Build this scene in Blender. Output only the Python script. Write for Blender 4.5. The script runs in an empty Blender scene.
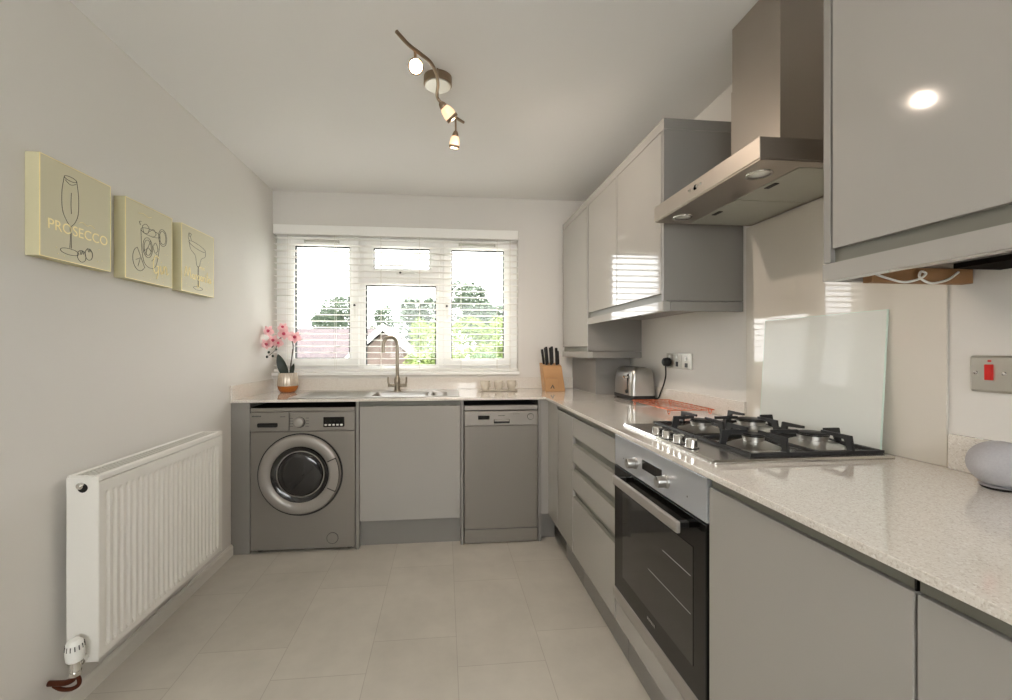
import bpy, bmesh, math, random
from mathutils import Vector, Matrix
random.seed(7)
C = bpy.context.scene.collection
PI = math.pi
LX, BY, RX, CZ, RY = -1.236, 3.255, 1.244, 2.3485, -1.7   # left wall, back wall, right wall, ceiling, wall behind the camera

# ------------------------------------------------------------------ materials
def s2l(c):
    return tuple(((v/255)/12.92 if v/255 <= .04045 else ((v/255+.055)/1.055)**2.4) for v in c)
def mat(name, rgb, rough=.5, metal=0, spec=.5, coat=0, coat_rough=.05, bump=None, mottled=None, emit=None, trans=0, ior=1.45, aniso=0):
    m = bpy.data.materials.new(name); m.use_nodes = True
    nt = m.node_tree; N = nt.nodes; L = nt.links; b = N['Principled BSDF']
    col = s2l(rgb)+(1,)
    b.inputs['Base Color'].default_value = col
    b.inputs['Roughness'].default_value = rough
    b.inputs['Metallic'].default_value = metal
    b.inputs['Specular IOR Level'].default_value = spec
    b.inputs['Coat Weight'].default_value = coat
    b.inputs['Coat Roughness'].default_value = coat_rough
    b.inputs['Transmission Weight'].default_value = trans
    b.inputs['IOR'].default_value = ior
    if emit:
        b.inputs['Emission Color'].default_value = s2l(emit[0])+(1,)
        b.inputs['Emission Strength'].default_value = emit[1]
    tc = N.new('ShaderNodeTexCoord')
    if mottled:                      # (scale, amount) slight natural variation of the colour
        n = N.new('ShaderNodeTexNoise'); n.inputs['Scale'].default_value = mottled[0]; n.inputs['Detail'].default_value = 4
        L.new(tc.outputs['Object'], n.inputs['Vector'])
        r = N.new('ShaderNodeMapRange'); r.inputs['To Min'].default_value = 1-mottled[1]; r.inputs['To Max'].default_value = 1+mottled[1]
        L.new(n.outputs['Fac'], r.inputs['Value'])
        mx = N.new('ShaderNodeVectorMath'); mx.operation = 'SCALE'; mx.inputs[0].default_value = col[:3]
        L.new(r.outputs['Result'], mx.inputs['Scale']); L.new(mx.outputs['Vector'], b.inputs['Base Color'])
    if bump:                         # (scale vector, strength)
        mp = N.new('ShaderNodeMapping'); mp.inputs['Scale'].default_value = bump[0]
        L.new(tc.outputs['Object'], mp.inputs['Vector'])
        n = N.new('ShaderNodeTexNoise'); n.inputs['Scale'].default_value = 1; n.inputs['Detail'].default_value = 3
        L.new(mp.outputs['Vector'], n.inputs['Vector'])
        bp = N.new('ShaderNodeBump'); bp.inputs['Strength'].default_value = bump[1]; bp.inputs['Distance'].default_value = .002
        L.new(n.outputs['Fac'], bp.inputs['Height']); L.new(bp.outputs['Normal'], b.inputs['Normal'])
    return m

M = {}
M['wall'] = mat('wall paint', (220, 217, 212), .9, spec=.2, bump=((60, 60, 60), .06))
M['ceiling'] = mat('ceiling paint', (230, 229, 227), .95, spec=.1)
M['skirt'] = mat('white gloss paint', (222, 218, 210), .4)
M['gloss'] = mat('grey gloss cabinet', (164, 161, 156), .06, spec=.5, coat=.2, coat_rough=.02, mottled=(3, .01))
M['panel'] = mat('grey satin panel', (140, 137, 133), .4)
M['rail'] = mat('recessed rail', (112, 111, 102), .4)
M['dark'] = mat('black plastic', (22, 21, 20), .45)
M['gap_shade'] = mat('dark gap shade', (26, 22, 18), .9, spec=.1)  # near-black colour standing in for shade under the worktop and wall unit
M['black_gloss'] = mat('black glass', (12, 12, 12), .12)
M['iron'] = mat('cast iron', (34, 34, 35), .5, bump=((300, 300, 300), .1))
M['steel'] = mat('brushed steel', (186, 184, 180), .3, metal=1, bump=((4, 4, 400), .08))
M['hood_steel'] = mat('hood brushed steel', (182, 173, 163), .34, metal=1, bump=((4, 4, 300), .06))
M['hob_steel'] = mat('satin hob steel', (190, 187, 182), .26, metal=.95, bump=((4, 400, 4), .05))
M['filter'] = mat('hood filter mesh', (190, 190, 180), .5, metal=.6, bump=((500, 500, 500), .3))
M['chrome'] = mat('chrome', (225, 224, 220), .08, metal=1)
M['nickel'] = mat('brushed nickel tap', (160, 150, 134), .28, metal=1)
M['bronze'] = mat('satin nickel light bar', (150, 132, 112), .3, metal=1)
M['appliance'] = mat('silver appliance paint', (140, 135, 129), .38, metal=.35, bump=((900, 900, 900), .02))
M['appliance2'] = mat('silver appliance trim', (158, 153, 147), .36, metal=.3)
M['oven_panel'] = mat('oven control steel', (200, 203, 208), .32, metal=.55)
M['radiator'] = mat('radiator enamel', (232, 230, 224), .32, spec=.5)
M['radgrille'] = mat('radiator grille', (196, 194, 186), .45)
M['white'] = mat('white plastic', (238, 238, 234), .35)
M['upvc'] = mat('white window plastic', (250, 250, 248), .3)
M['slat'] = mat('white blind slat', (246, 245, 241), .5)
M['cord'] = mat('blind cord', (225, 222, 212), .8)
M['gasket'] = mat('black gasket', (28, 28, 28), .7)
M['copper'] = mat('copper wire', (226, 128, 92), .25, metal=1)
M['pipe'] = mat('dull copper pipe', (96, 50, 32), .4, metal=.7)
M['wood'] = mat('beech block', (188, 144, 98), .45, bump=((10, 10, 120), .1), mottled=(12, .08))
M['wood2'] = mat('pine batten', (150, 112, 76), .7, bump=((8, 100, 100), .1), mottled=(9, .1))
M['canvas_side'] = mat('canvas edge', (206, 200, 166), .8)
M['canvas'] = mat('pearl printed canvas', (212, 206, 178), .55, bump=((500, 500, 500), .05))
M['gold'] = mat('gold foil', (255, 240, 184), .35, metal=.15)
M['ink'] = mat('charcoal ink', (70, 74, 72), .8)
M['speaker'] = mat('grey speaker fabric', (176, 174, 177), .95, bump=((900, 900, 900), .4), mottled=(300, .12))
M['china'] = mat('white china', (206, 198, 184), .25, coat=.3, mottled=(90, .10))
M['petal'] = mat('pink orchid petal', (250, 216, 218), .6, mottled=(60, .12))
M['petal_core'] = mat('magenta orchid lip', (204, 84, 112), .5)
M['leaf'] = mat('dark orchid leaf', (36, 48, 38), .35)
M['stem'] = mat('orchid stem', (96, 92, 84), .7)
M['red'] = mat('red rocker', (200, 24, 20), .35)
M['mug'] = mat('plug black rubber', (18, 18, 18), .4)
M['frost'] = mat('frosted spot glass', (250, 236, 214), .4, emit=((255, 205, 150), .35))
M['bulb'] = mat('lit bulb', (255, 240, 220), .3, emit=((255, 226, 186), 26))
M['hoodlamp'] = mat('unlit lamp glass', (220, 220, 215), .15, coat=.5)
M['socket'] = mat('brushed chrome plate', (192, 189, 180), .3, metal=.75)
M['cupwrite'] = mat('grey print', (80, 78, 74), .7)
M['foliage_dark'] = mat('dark foliage', (84, 98, 80), .8, mottled=(1.5, .2))
M['foliage_mid'] = mat('mid foliage', (98, 122, 82), .8, mottled=(1.5, .2))
M['foliage_light'] = mat('yellow green foliage', (128, 144, 84), .8, mottled=(1.5, .2))
M['grass'] = mat('lawn', (84, 108, 62), .95, mottled=(3, .2))
M['render_wall'] = mat('brick house wall', (112, 96, 90), .9)
M['bark'] = mat('bark', (96, 84, 70), .9)

def quartz():
    m = mat('speckled quartz worktop', (224, 219, 212), .06, spec=.5, coat=.6, coat_rough=.02)
    nt = m.node_tree; N = nt.nodes; L = nt.links; b = N['Principled BSDF']; tc = N['Texture Coordinate']
    v = N.new('ShaderNodeTexVoronoi'); v.inputs['Scale'].default_value = 330
    n = N.new('ShaderNodeTexNoise'); n.inputs['Scale'].default_value = 330; n.inputs['Detail'].default_value = 2
    L.new(tc.outputs['Object'], v.inputs['Vector']); L.new(tc.outputs['Object'], n.inputs['Vector'])
    r = N.new('ShaderNodeValToRGB'); e = r.color_ramp.elements
    e[0].position = .0; e[0].color = s2l((200, 192, 182))+(1,)
    e[1].position = .34; e[1].color = s2l((222, 216, 208))+(1,)
    x = e.new(.72); x.color = s2l((226, 221, 213))+(1,)
    y = e.new(.95); y.color = s2l((236, 233, 228))+(1,)
    L.new(v.outputs['Color'], r.inputs['Fac'])
    r2 = N.new('ShaderNodeValToRGB'); e = r2.color_ramp.elements
    e[0].position = .32; e[0].color = (.80, .77, .72, 1); e[1].position = .40; e[1].color = (1, 1, 1, 1)
    L.new(n.outputs['Fac'], r2.inputs['Fac'])
    mx = N.new('ShaderNodeMix'); mx.data_type = 'RGBA'; mx.blend_type = 'MULTIPLY'; mx.inputs['Factor'].default_value = 1
    L.new(r.outputs['Color'], mx.inputs['A']); L.new(r2.outputs['Color'], mx.inputs['B']); L.new(mx.outputs['Result'], b.inputs['Base Color'])
    return m
M['quartz'] = quartz()

def floor_mat():
    m = mat('stone vinyl floor', (200, 192, 180), .35, spec=.4)
    nt = m.node_tree; N = nt.nodes; L = nt.links; b = N['Principled BSDF']; tc = N['Texture Coordinate']
    sp = N.new('ShaderNodeSeparateXYZ'); cb = N.new('ShaderNodeCombineXYZ'); L.new(tc.outputs['Object'], sp.inputs[0])
    a1 = N.new('ShaderNodeMath'); a1.inputs[1].default_value = -.345 + 3.0; L.new(sp.outputs['Y'], a1.inputs[0])
    a2 = N.new('ShaderNodeMath'); a2.inputs[1].default_value = -.045 + .337*10; L.new(sp.outputs['X'], a2.inputs[0])
    L.new(a1.outputs[0], cb.inputs['X']); L.new(a2.outputs[0], cb.inputs['Y'])
    br = N.new('ShaderNodeTexBrick'); br.offset = .29; br.offset_frequency = 2; br.squash = 1
    br.inputs['Scale'].default_value = 1; br.inputs['Brick Width'].default_value = .6; br.inputs['Row Height'].default_value = .337
    br.inputs['Mortar Size'].default_value = .0016; br.inputs['Mortar Smooth'].default_value = .2; br.inputs['Bias'].default_value = 0
    br.inputs['Color1'].default_value = s2l((192, 187, 177))+(1,); br.inputs['Color2'].default_value = s2l((187, 182, 172))+(1,)
    br.inputs['Mortar'].default_value = s2l((170, 164, 154))+(1,)
    L.new(cb.outputs[0], br.inputs['Vector'])
    n = N.new('ShaderNodeTexNoise'); n.inputs['Scale'].default_value = 5; n.inputs['Detail'].default_value = 6; n.inputs['Roughness'].default_value = .6
    L.new(tc.outputs['Object'], n.inputs['Vector'])
    r = N.new('ShaderNodeMapRange'); r.inputs['From Min'].default_value = .3; r.inputs['From Max'].default_value = .7
    r.inputs['To Min'].default_value = .90; r.inputs['To Max'].default_value = 1.06; L.new(n.outputs['Fac'], r.inputs['Value'])
    s = N.new('ShaderNodeVectorMath'); s.operation = 'SCALE'
    L.new(br.outputs['Color'], s.inputs[0]); L.new(r.outputs['Result'], s.inputs['Scale']); L.new(s.outputs['Vector'], b.inputs['Base Color'])
    return m
M['floor'] = floor_mat()

def glass_mat(name, tint, glossy=.9, veil=0.0, veil_rgb=(225, 230, 224)):
    """thin clear glazing: lets light through, mirrors by Fresnel; veil is an even share of milky diffuse"""
    m = bpy.data.materials.new(name); m.use_nodes = True; nt = m.node_tree; N = nt.nodes; L = nt.links
    N.remove(N['Principled BSDF']); out = N['Material Output']
    t = N.new('ShaderNodeBsdfTransparent'); t.inputs['Color'].default_value = s2l(tint)+(1,)
    base = t.outputs[0]
    if veil:
        d = N.new('ShaderNodeBsdfDiffuse'); d.inputs['Color'].default_value = s2l(veil_rgb)+(1,)
        mv = N.new('ShaderNodeMixShader'); mv.inputs[0].default_value = veil; L.new(base, mv.inputs[1]); L.new(d.outputs[0], mv.inputs[2]); base = mv.outputs[0]
    g = N.new('ShaderNodeBsdfGlossy'); g.inputs['Roughness'].default_value = .02
    f = N.new('ShaderNodeLayerWeight')
    p = N.new('ShaderNodeMath'); p.operation = 'POWER'; p.inputs[1].default_value = 5; L.new(f.outputs['Facing'], p.inputs[0])
    k = N.new('ShaderNodeMath'); k.operation = 'MULTIPLY_ADD'; k.inputs[1].default_value = .9*glossy; k.inputs[2].default_value = .04*glossy; L.new(p.outputs[0], k.inputs[0])
    mx = N.new('ShaderNodeMixShader'); L.new(k.outputs[0], mx.inputs[0]); L.new(base, mx.inputs[1]); L.new(g.outputs[0], mx.inputs[2])
    L.new(mx.outputs[0], out.inputs[0]); return m
M['glass'] = glass_mat('window glass', (246, 248, 246), .8)
M['splash'] = mat('glossy splashback glass', (216, 210, 200), .03, spec=.55, coat=.3, coat_rough=.01)
M['saver'] = glass_mat('frosted glass', (240, 244, 240), .45, .78, (243, 245, 241))
M['glass_edge'] = mat('polished glass edge', (214, 232, 222), .15, coat=.6)
M['oven_glass'] = mat('smoked oven glass', (30, 28, 26), .05, coat=.5)
M['wm_glass'] = mat('washer bowl glass', (30, 30, 32), .05, coat=.8, coat_rough=.02)
def roof_mat():
    m = mat('roof tiles', (160, 140, 134), .9)
    nt = m.node_tree; N = nt.nodes; L = nt.links; b = N['Principled BSDF']; tc = N['Texture Coordinate']
    br = N.new('ShaderNodeTexBrick'); br.inputs['Scale'].default_value = 4
    br.inputs['Color1'].default_value = s2l((104, 92, 92))+(1,); br.inputs['Color2'].default_value = s2l((88, 80, 82))+(1,); br.inputs['Mortar'].default_value = s2l((80, 72, 70))+(1,)
    L.new(tc.outputs['Object'], br.inputs['Vector']); L.new(br.outputs['Color'], b.inputs['Base Color']); return m
M['roof'] = roof_mat()

# ------------------------------------------------------------------ mesh helpers (all in world coordinates)
def B(): return bmesh.new()
def add_box(bm, x0, x1, y0, y1, z0, z1, bev=0, seg=2):
    t = bmesh.new(); bmesh.ops.create_cube(t, size=1)
    for v in t.verts: v.co = Vector(((x0+x1)/2+v.co.x*(x1-x0), (y0+y1)/2+v.co.y*(y1-y0), (z0+z1)/2+v.co.z*(z1-z0)))
    if bev: bmesh.ops.bevel(t, geom=list(t.edges), offset=bev, segments=seg, affect='EDGES', profile=.5)
    merge(bm, t); return bm
def merge(bm, t):
    me = bpy.data.meshes.new('t'); t.to_mesh(me); bm.from_mesh(me); bpy.data.meshes.remove(me); t.free()
def box(x0, x1, y0, y1, z0, z1, bev=0, seg=2): return add_box(B(), x0, x1, y0, y1, z0, z1, bev, seg)
def frame_for(d):
    d = Vector(d).normalized(); up = Vector((0, 0, 1)) if abs(d.z) < .95 else Vector((0, 1, 0))
    a = d.cross(up).normalized(); b = d.cross(a).normalized(); return d, a, b
def add_lathe(bm, c, axis, prof, seg=32):
    """profile of (radius, distance along axis) turned about the axis through c"""
    d, a, b = frame_for(axis); c = Vector(c); rings = []
    for r, h in prof:
        if r < 1e-6: rings.append([bm.verts.new(c+d*h)])
        else: rings.append([bm.verts.new(c+d*h+(a*math.cos(2*PI*i/seg)+b*math.sin(2*PI*i/seg))*r) for i in range(seg)])
    for p, q in zip(rings, rings[1:]):
        for i in range(seg):
            j = (i+1) % seg
            if len(p) == 1 and len(q) == 1: continue
            if len(p) == 1: bm.faces.new((p[0], q[j], q[i]))
            elif len(q) == 1: bm.faces.new((p[i], p[j], q[0]))
            else: bm.faces.new((p[i], p[j], q[j], q[i]))
    return bm
def lathe(c, axis, prof, seg=32): return add_lathe(B(), c, axis, prof, seg)
def add_cyl(bm, p, q, r, seg=20, r2=None):
    p, q = Vector(p), Vector(q); L = (q-p).length
    return add_lathe(bm, p, q-p, [(0, 0), (r, 0), (r if r2 is None else r2, L), (0, L)], seg)
def cyl(p, q, r, seg=20, r2=None): return add_cyl(B(), p, q, r, seg, r2)
def smooth_path(pts, n=6):
    pts = [Vector(p) for p in pts]; out = []
    P = [2*pts[0]-pts[1]]+pts+[2*pts[-1]-pts[-2]]
    for i in range(1, len(P)-2):
        for k in range(n):
            t = k/n; a, b, c, d = P[i-1], P[i], P[i+1], P[i+2]
            out.append(.5*((2*b)+(c-a)*t+(2*a-5*b+4*c-d)*t*t+(3*b-a-3*c+d)*t**3))
    return out+[pts[-1]]
def add_tube(bm, pts, r, seg=8, closed=False, radii=None):
    pts = [Vector(p) for p in pts]; n = len(pts); rings = []; pa = None
    for i, p in enumerate(pts):
        if closed: t = pts[(i+1) % n]-pts[i-1]
        else: t = pts[min(i+1, n-1)]-pts[max(i-1, 0)]
        if t.length < 1e-9: t = Vector((0, 0, 1))
        t.normalize()
        if pa is None: _, a, b = frame_for(t)
        else:
            a = pa-t*pa.dot(t)
            a = a.normalized() if a.length > 1e-6 else frame_for(t)[1]
            b = t.cross(a)
        pa = a; b = t.cross(a); rr = radii[i] if radii else r
        rings.append([bm.verts.new(p+(a*math.cos(2*PI*k/seg)+b*math.sin(2*PI*k/seg))*rr) for k in range(seg)])
    for i in range(n if closed else n-1):
        p, q = rings[i], rings[(i+1) % n]
        for k in range(seg):
            bm.faces.new((p[k], p[(k+1) % seg], q[(k+1) % seg], q[k]))
    if not closed:
        bm.faces.new(rings[0][::-1]); bm.faces.new(rings[-1])
    return bm
def tube(pts, r, seg=8, closed=False, radii=None): return add_tube(B(), pts, r, seg, closed, radii)
def add_prism(bm, poly, vec, bev=0):
    """polygon (list of 3D points) swept along vec"""
    t = bmesh.new(); vec = Vector(vec)
    a = [t.verts.new(Vector(p)) for p in poly]; b = [t.verts.new(Vector(p)+vec) for p in poly]; n = len(poly)
    t.faces.new(a); t.faces.new(b[::-1])
    for i in range(n): t.faces.new((a[i], b[i], b[(i+1) % n], a[(i+1) % n]))
    if bev: bmesh.ops.bevel(t, geom=list(t.edges), offset=bev, segments=2, affect='EDGES')
    merge(bm, t); return bm
def prism(poly, vec, bev=0): return add_prism(B(), poly, vec, bev)
def slab(us, vs, filled, t0, t1, mapf):
    """cells of a grid filled or open, with thickness t0..t1; mapf(u,v,t) -> xyz. One closed shell."""
    bm = B(); V = {}
    def vert(i, j, k):
        if (i, j, k) not in V: V[i, j, k] = bm.verts.new(Vector(mapf(us[i], vs[j], (t0, t1)[k])))
        return V[i, j, k]
    cells = {(i, j) for i in range(len(us)-1) for j in range(len(vs)-1) if filled(i, j)}
    for i, j in cells:
        for k in (0, 1): bm.faces.new([vert(i, j, k), vert(i+1, j, k), vert(i+1, j+1, k), vert(i, j+1, k)])
        for (di, dj, e) in ((-1, 0, ((0, 0), (0, 1))), (1, 0, ((1, 0), (1, 1))), (0, -1, ((0, 0), (1, 0))), (0, 1, ((0, 1), (1, 1)))):
            if (i+di, j+dj) not in cells:
                (a, b_), (c, d) = e
                bm.faces.new([vert(i+a, j+b_, 0), vert(i+c, j+d, 0), vert(i+c, j+d, 1), vert(i+a, j+b_, 1)])
    return bm

SM = {}
def obj(name, bm, m, parent=None, smooth=None, bevel=0, doubles=False):
    if isinstance(m, str): m = M[m]
    org = world_loc(parent) if parent else None
    if doubles: bmesh.ops.remove_doubles(bm, verts=bm.verts, dist=1e-5)
    bmesh.ops.recalc_face_normals(bm, faces=bm.faces)
    if not parent:                       # origin at the thing's base centre
        xs = [v.co.x for v in bm.verts]; ys = [v.co.y for v in bm.verts]; zs = [v.co.z for v in bm.verts]
        org = Vector(((min(xs)+max(xs))/2, (min(ys)+max(ys))/2, min(zs)))
    for v in bm.verts: v.co -= org
    me = bpy.data.meshes.new(name); bm.to_mesh(me); bm.free(); me.materials.append(m)
    o = bpy.data.objects.new(name, me); C.objects.link(o)
    if parent: o.parent = parent
    else: o.location = org
    if smooth is not None:
        for p in me.polygons: p.use_smooth = True
        me.set_sharp_from_angle(angle=math.radians(smooth))
    if bevel:
        md = o.modifiers.new('bevel', 'BEVEL'); md.width = bevel; md.segments = 2; md.limit_method = 'ANGLE'; md.angle_limit = math.radians(40)
    return o
def world_loc(o):
    l = Vector((0, 0, 0))
    while o is not None: l += o.location; o = o.parent
    return l
def tag(o, label, cat, group=None):
    o['label'] = label; o['category'] = cat
    if group: o['group'] = group
    return o
def thing(name, label, cat, loc, group=None):
    o = bpy.data.objects.new(name, None); o.empty_display_size = .05; C.objects.link(o); o.location = loc
    return tag(o, label, cat, group)
def struct(name, bm, m, parent=None, **k):
    o = obj(name, bm, m, parent, **k)
    if not parent: o['kind'] = 'structure'
    return o
def copy_tree(o, loc=None, parent=None, label=None):
    c = o.copy(); C.objects.link(c)
    if parent: c.parent = parent
    if loc is not None: c.location = loc
    if label: c['label'] = label
    for ch in list(o.children): copy_tree(ch, None, c)
    return c
def text_mesh(body, size, origin, xd, yd, depth=.0006, shear=0, align='LEFT', spacing=1.0):
    cu = bpy.data.curves.new('t', 'FONT'); cu.body = body; cu.size = size; cu.extrude = depth; cu.shear = shear; cu.align_x = align; cu.space_character = spacing
    o = bpy.data.objects.new('t', cu); C.objects.link(o)
    dg = bpy.context.evaluated_depsgraph_get(); me = bpy.data.meshes.new_from_object(o.evaluated_get(dg))
    bm = B(); bm.from_mesh(me); xd = Vector(xd).normalized(); yd = Vector(yd).normalized(); zd = xd.cross(yd); og = Vector(origin)
    for v in bm.verts: v.co = og+xd*v.co.x+yd*v.co.y+zd*v.co.z
    bpy.data.objects.remove(o); bpy.data.curves.remove(cu); bpy.data.meshes.remove(me)
    return bm

# ------------------------------------------------------------------ room shell
struct('floor', box(LX-.2, RX+.2, RY-.2, BY+.35, -.1, 0), 'floor')
struct('ceiling', box(LX-.2, RX+.2, RY-.2, BY+.35, CZ, CZ+.12), 'ceiling')
struct('wall_left', box(LX-.2, LX, RY-.2, BY+.35, 0, CZ), 'wall')
struct('wall_right', box(RX, RX+.2, RY-.2, BY+.35, 0, CZ), 'wall')
WX0, WX1, WZ0, WZ1 = LX, .563, 1.02, 2.105
struct('wall_back', slab([LX, WX1, RX], [0, WZ0, WZ1, CZ], lambda i, j: not (i == 0 and j == 1), BY, BY+.28, lambda u, v, t: (u, t, v)), 'wall')
# unseen wall behind the camera; its wide window is added for daylight fill
struct('wall_rear', slab([LX, -1.1, 1.1, RX], [0, 1.0, 2.15, CZ], lambda i, j: not (i == 1 and j == 1), RY-.2, RY, lambda u, v, t: (u, t, v)), 'wall')
dr = bpy.data.objects.new('fill_window', None); C.objects.link(dr); dr.location = (0, RY-.1, 1.0); dr['kind'] = 'structure'
for x0, x1 in ((-1.1, 0), (0, 1.1)):
    struct('frame', slab([x0, x0+.06, x1-.06, x1], [1.0, 1.06, 2.09, 2.15], lambda i, j: not (i == 1 and j == 1), RY-.13, RY-.07, lambda u, v, t: (u, t, v)), 'upvc', dr)
    struct('pane', box(x0+.06, x1-.06, RY-.103, RY-.097, 1.06, 2.09), 'glass', dr)
struct('baseboard_left', prism([(LX, RY, 0), (LX+.014, RY, 0), (LX+.014, RY, .05), (LX+.006, RY, .062), (LX, RY, .062)], (0, 2.645-RY, 0)), 'skirt')
struct('trim_1', box(LX, WX1+.004, BY-.022, BY+.07, 1.008, 1.03, .004), 'upvc')          # window board

# window
win = bpy.data.objects.new('window_1', None); C.objects.link(win); win.location = ((WX0+WX1)/2, BY+.1, 1.03); win['kind'] = 'structure'
FY = BY+.062
def xz(u, v, t): return (u, t, v)
def wframe(name, x0, x1, z0, z1, gx0, gx1, gz0, gz1, y0, y1, bev=.006):
    return struct(name, slab([x0, gx0, gx1, x1], [z0, gz0, gz1, z1], lambda i, j: not (i == 1 and j == 1), y0, y1, xz), 'upvc', win, bevel=bev)
# outer frame with two mullions and a transom
OX = [LX, -1.165, -.645, -.605, -.045, -.006, .508, WX1]; OZ = [1.03, 1.072, 1.70, 1.775, 2.035, 2.105]
def of(i, j):
    if j in (0, 4) or i in (0, 6) or i in (2, 4): return True
    if i == 3 and j == 2: return True
    return False
struct('frame', slab(OX, OZ, of, FY+.012, FY+.08, xz), 'upvc', win, bevel=.005)
wframe('sash', -1.172, -.638, 1.068, 2.04, -1.10, -.705, 1.13, 1.965, FY-.006, FY+.05)
wframe('sash', -.012, .515, 1.068, 2.04, .053, .459, 1.122, 1.96, FY-.006, FY+.05)
wframe('sash', -.612, -.038, 1.74, 2.04, -.531, -.111, 1.805, 1.962, FY-.006, FY+.05)
for gx0, gx1, gz0, gz1 in ((-1.10, -.705, 1.13, 1.965), (.053, .459, 1.122, 1.96), (-.531, -.111, 1.805, 1.962), (-.587, -.065, 1.077, 1.68)):
    struct('gasket', slab([gx0-.002, gx0+.006, gx1-.006, gx1+.002], [gz0-.002, gz0+.005, gz1-.005, gz1+.002], lambda i, j: not (i == 1 and j == 1), FY+.002, FY+.03, xz), 'gasket', win)
    struct('pane', box(gx0-.01, gx1+.01, FY+.024, FY+.028, gz0-.01, gz1+.01), 'glass', win)
struct('glazing_bead', slab([-.607, -.587, -.065, -.043], [1.05, 1.077, 1.68, 1.705], lambda i, j: not (i == 1 and j == 1), FY-.0, FY+.03, xz), 'upvc', win, bevel=.005)
for hx, hz, dz in ((-.665, 1.53, 1), (.018, 1.53, 1)):
    b = box(hx-.011, hx+.011, FY-.018, FY-.004, hz-.03, hz+.03, .003)
    add_prism(b, [(hx-.008, FY-.03, hz+.012), (hx+.008, FY-.03, hz+.012), (hx+.012, FY-.036, hz-.1), (hx-.002, FY-.036, hz-.1)], (0, .014, 0), .003)
    struct('handle', b, 'white', win); struct('lock_button', lathe((hx, FY-.040, hz-.004), (0, -1, 0), [(0, -.012), (.008, -.012), (.008, 0), (0, .002)], 12), 'dark', win)
b = box(-.36, -.30, FY-.018, FY-.004, 1.763, 1.785, .003); add_box(b, -.335, -.22, FY-.036, FY-.020, 1.766, 1.780, .004)
struct('handle', b, 'white', win); struct('lock_button', lathe((-.33, FY-.037, 1.774), (0, -1, 0), [(0, -.002), (.008, -.002), (.008, .004), (0, .005)], 12), 'dark', win)
for x0, x1 in ((-1.02, -.79), (.12, .38)):
    b = box(x0, x1, FY-.022, FY-.006, 1.992, 2.006, .003); add_box(b, x0-.012, x0, FY-.018, FY-.006, 1.988, 2.008, .002); add_box(b, x1, x1+.012, FY-.018, FY-.006, 1.988, 2.008, .002)
    struct('trickle_vent', b, 'radgrille', win)

# venetian blind in the recess
bl = thing('venetian_blind', 'white wooden venetian blind with its slats tilted open, hung across the kitchen window', 'blind', ((WX0+WX1)/2, BY+.02, 1.035))
obj('headrail', box(LX+.004, WX1-.002, BY-.006, BY+.05, 2.034, 2.104, .004), 'slat', bl)
b = B(); nS = 21; z0, z1 = 1.082, 2.012
for k in range(nS):
    z = z0+(z1-z0)*k/(nS-1)
    t = .10 if z > 1.9 else .05
    pts = []
    for q in range(5):
        s = (q/4-.5); y = BY+.021+s*.042; pts.append((y, z+.0022*(1-(2*s)**2)-s*.042*t))
    poly = [(LX+.008, y, zz) for y, zz in pts]+[(LX+.008, y, zz-.0026) for y, zz in reversed(pts)]
    add_prism(b, poly, (WX1-.006-(LX+.008), 0, 0))
obj('slat_panel', b, 'slat', bl)
obj('bottom_rail', box(LX+.008, WX1-.006, BY-.001, BY+.043, 1.036, 1.054, .003), 'slat', bl)
b = B()
for x in (-1.13, -.80, -.47, -.185, .125, .40, .50):
    for y in (BY-.002, BY+.044): add_cyl(b, (x, y, 1.05), (x, y, 2.04), .0011, 6)
obj('ladder_cord', b, 'cord', bl)

# ------------------------------------------------------------------ worktop (L shaped slab with a cut-out for the sink bowls)
TT = .90; TB = .885; FYE = 2.63; FXE = .624; YE = -.9
SBX0, SBX1, SBY0, SBY1 = -.47, .03, 2.735, 3.02
xs = [LX+.012, SBX0, SBX1, FXE, RX]; ys = [YE, FYE, SBY0, SBY1, BY]
wt = thing('worktop', 'speckled cream quartz worktop running in an L along the window and right wall', 'worktop', (FXE+.3, FYE, TB))
obj('slab', slab(xs, ys, lambda i, j: (i == 3 or j >= 1) and not (i == 1 and j == 2), TB, TT, lambda u, v, t: (u, v, t)), 'quartz', wt, bevel=.0016)
obj('upstand', box(LX+.0005, LX+.012, FYE-.002, BY, TB, .985, .001), 'quartz', wt)
obj('upstand', box(LX+.012, .985, BY-.014, BY-.0005, TT+.0002, .985, .001), 'quartz', wt)
obj('upstand', box(RX-.014, RX-.0005, 1.662, 2.63, TT+.0002, .978, .001), 'quartz', wt)
obj('upstand', box(RX-.014, RX-.0005, YE, .940, TT+.0002, .985, .001), 'quartz', wt)

# sink: inset steel with drainer on the left
sk = thing('inset_sink', 'stainless steel inset sink with ribbed drainer, set in the worktop under the window', 'sink', (-.43, 2.9, TT))
def rr(x0, x1, y0, y1, r, z, n=6):
    out = []
    for cx, cy, a0 in ((x1-r, y1-r, 0), (x0+r, y1-r, PI/2), (x0+r, y0+r, PI), (x1-r, y0+r, 1.5*PI)):
        for k in range(n+1): a = a0+PI/2*k/n; out.append(Vector((cx+r*math.cos(a), cy+r*math.sin(a), z)))
    return out
def loft(bm, loops, cap0=False, cap1=False):
    R = [[bm.verts.new(p) for p in lp] for lp in loops]; n = len(R[0])
    for p, q in zip(R, R[1:]):
        for i in range(n): bm.faces.new((p[i], p[(i+1) % n], q[(i+1) % n], q[i]))
    if cap0: bm.faces.new(R[0][::-1])
    if cap1: bm.faces.new(R[-1])
    return bm
xs_ = [-.94, SBX0+.012, -.105, -.085, SBX1-.012, .095]; ys_ = [2.70, SBY0+.012, SBY1-.012, 3.125]
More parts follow.
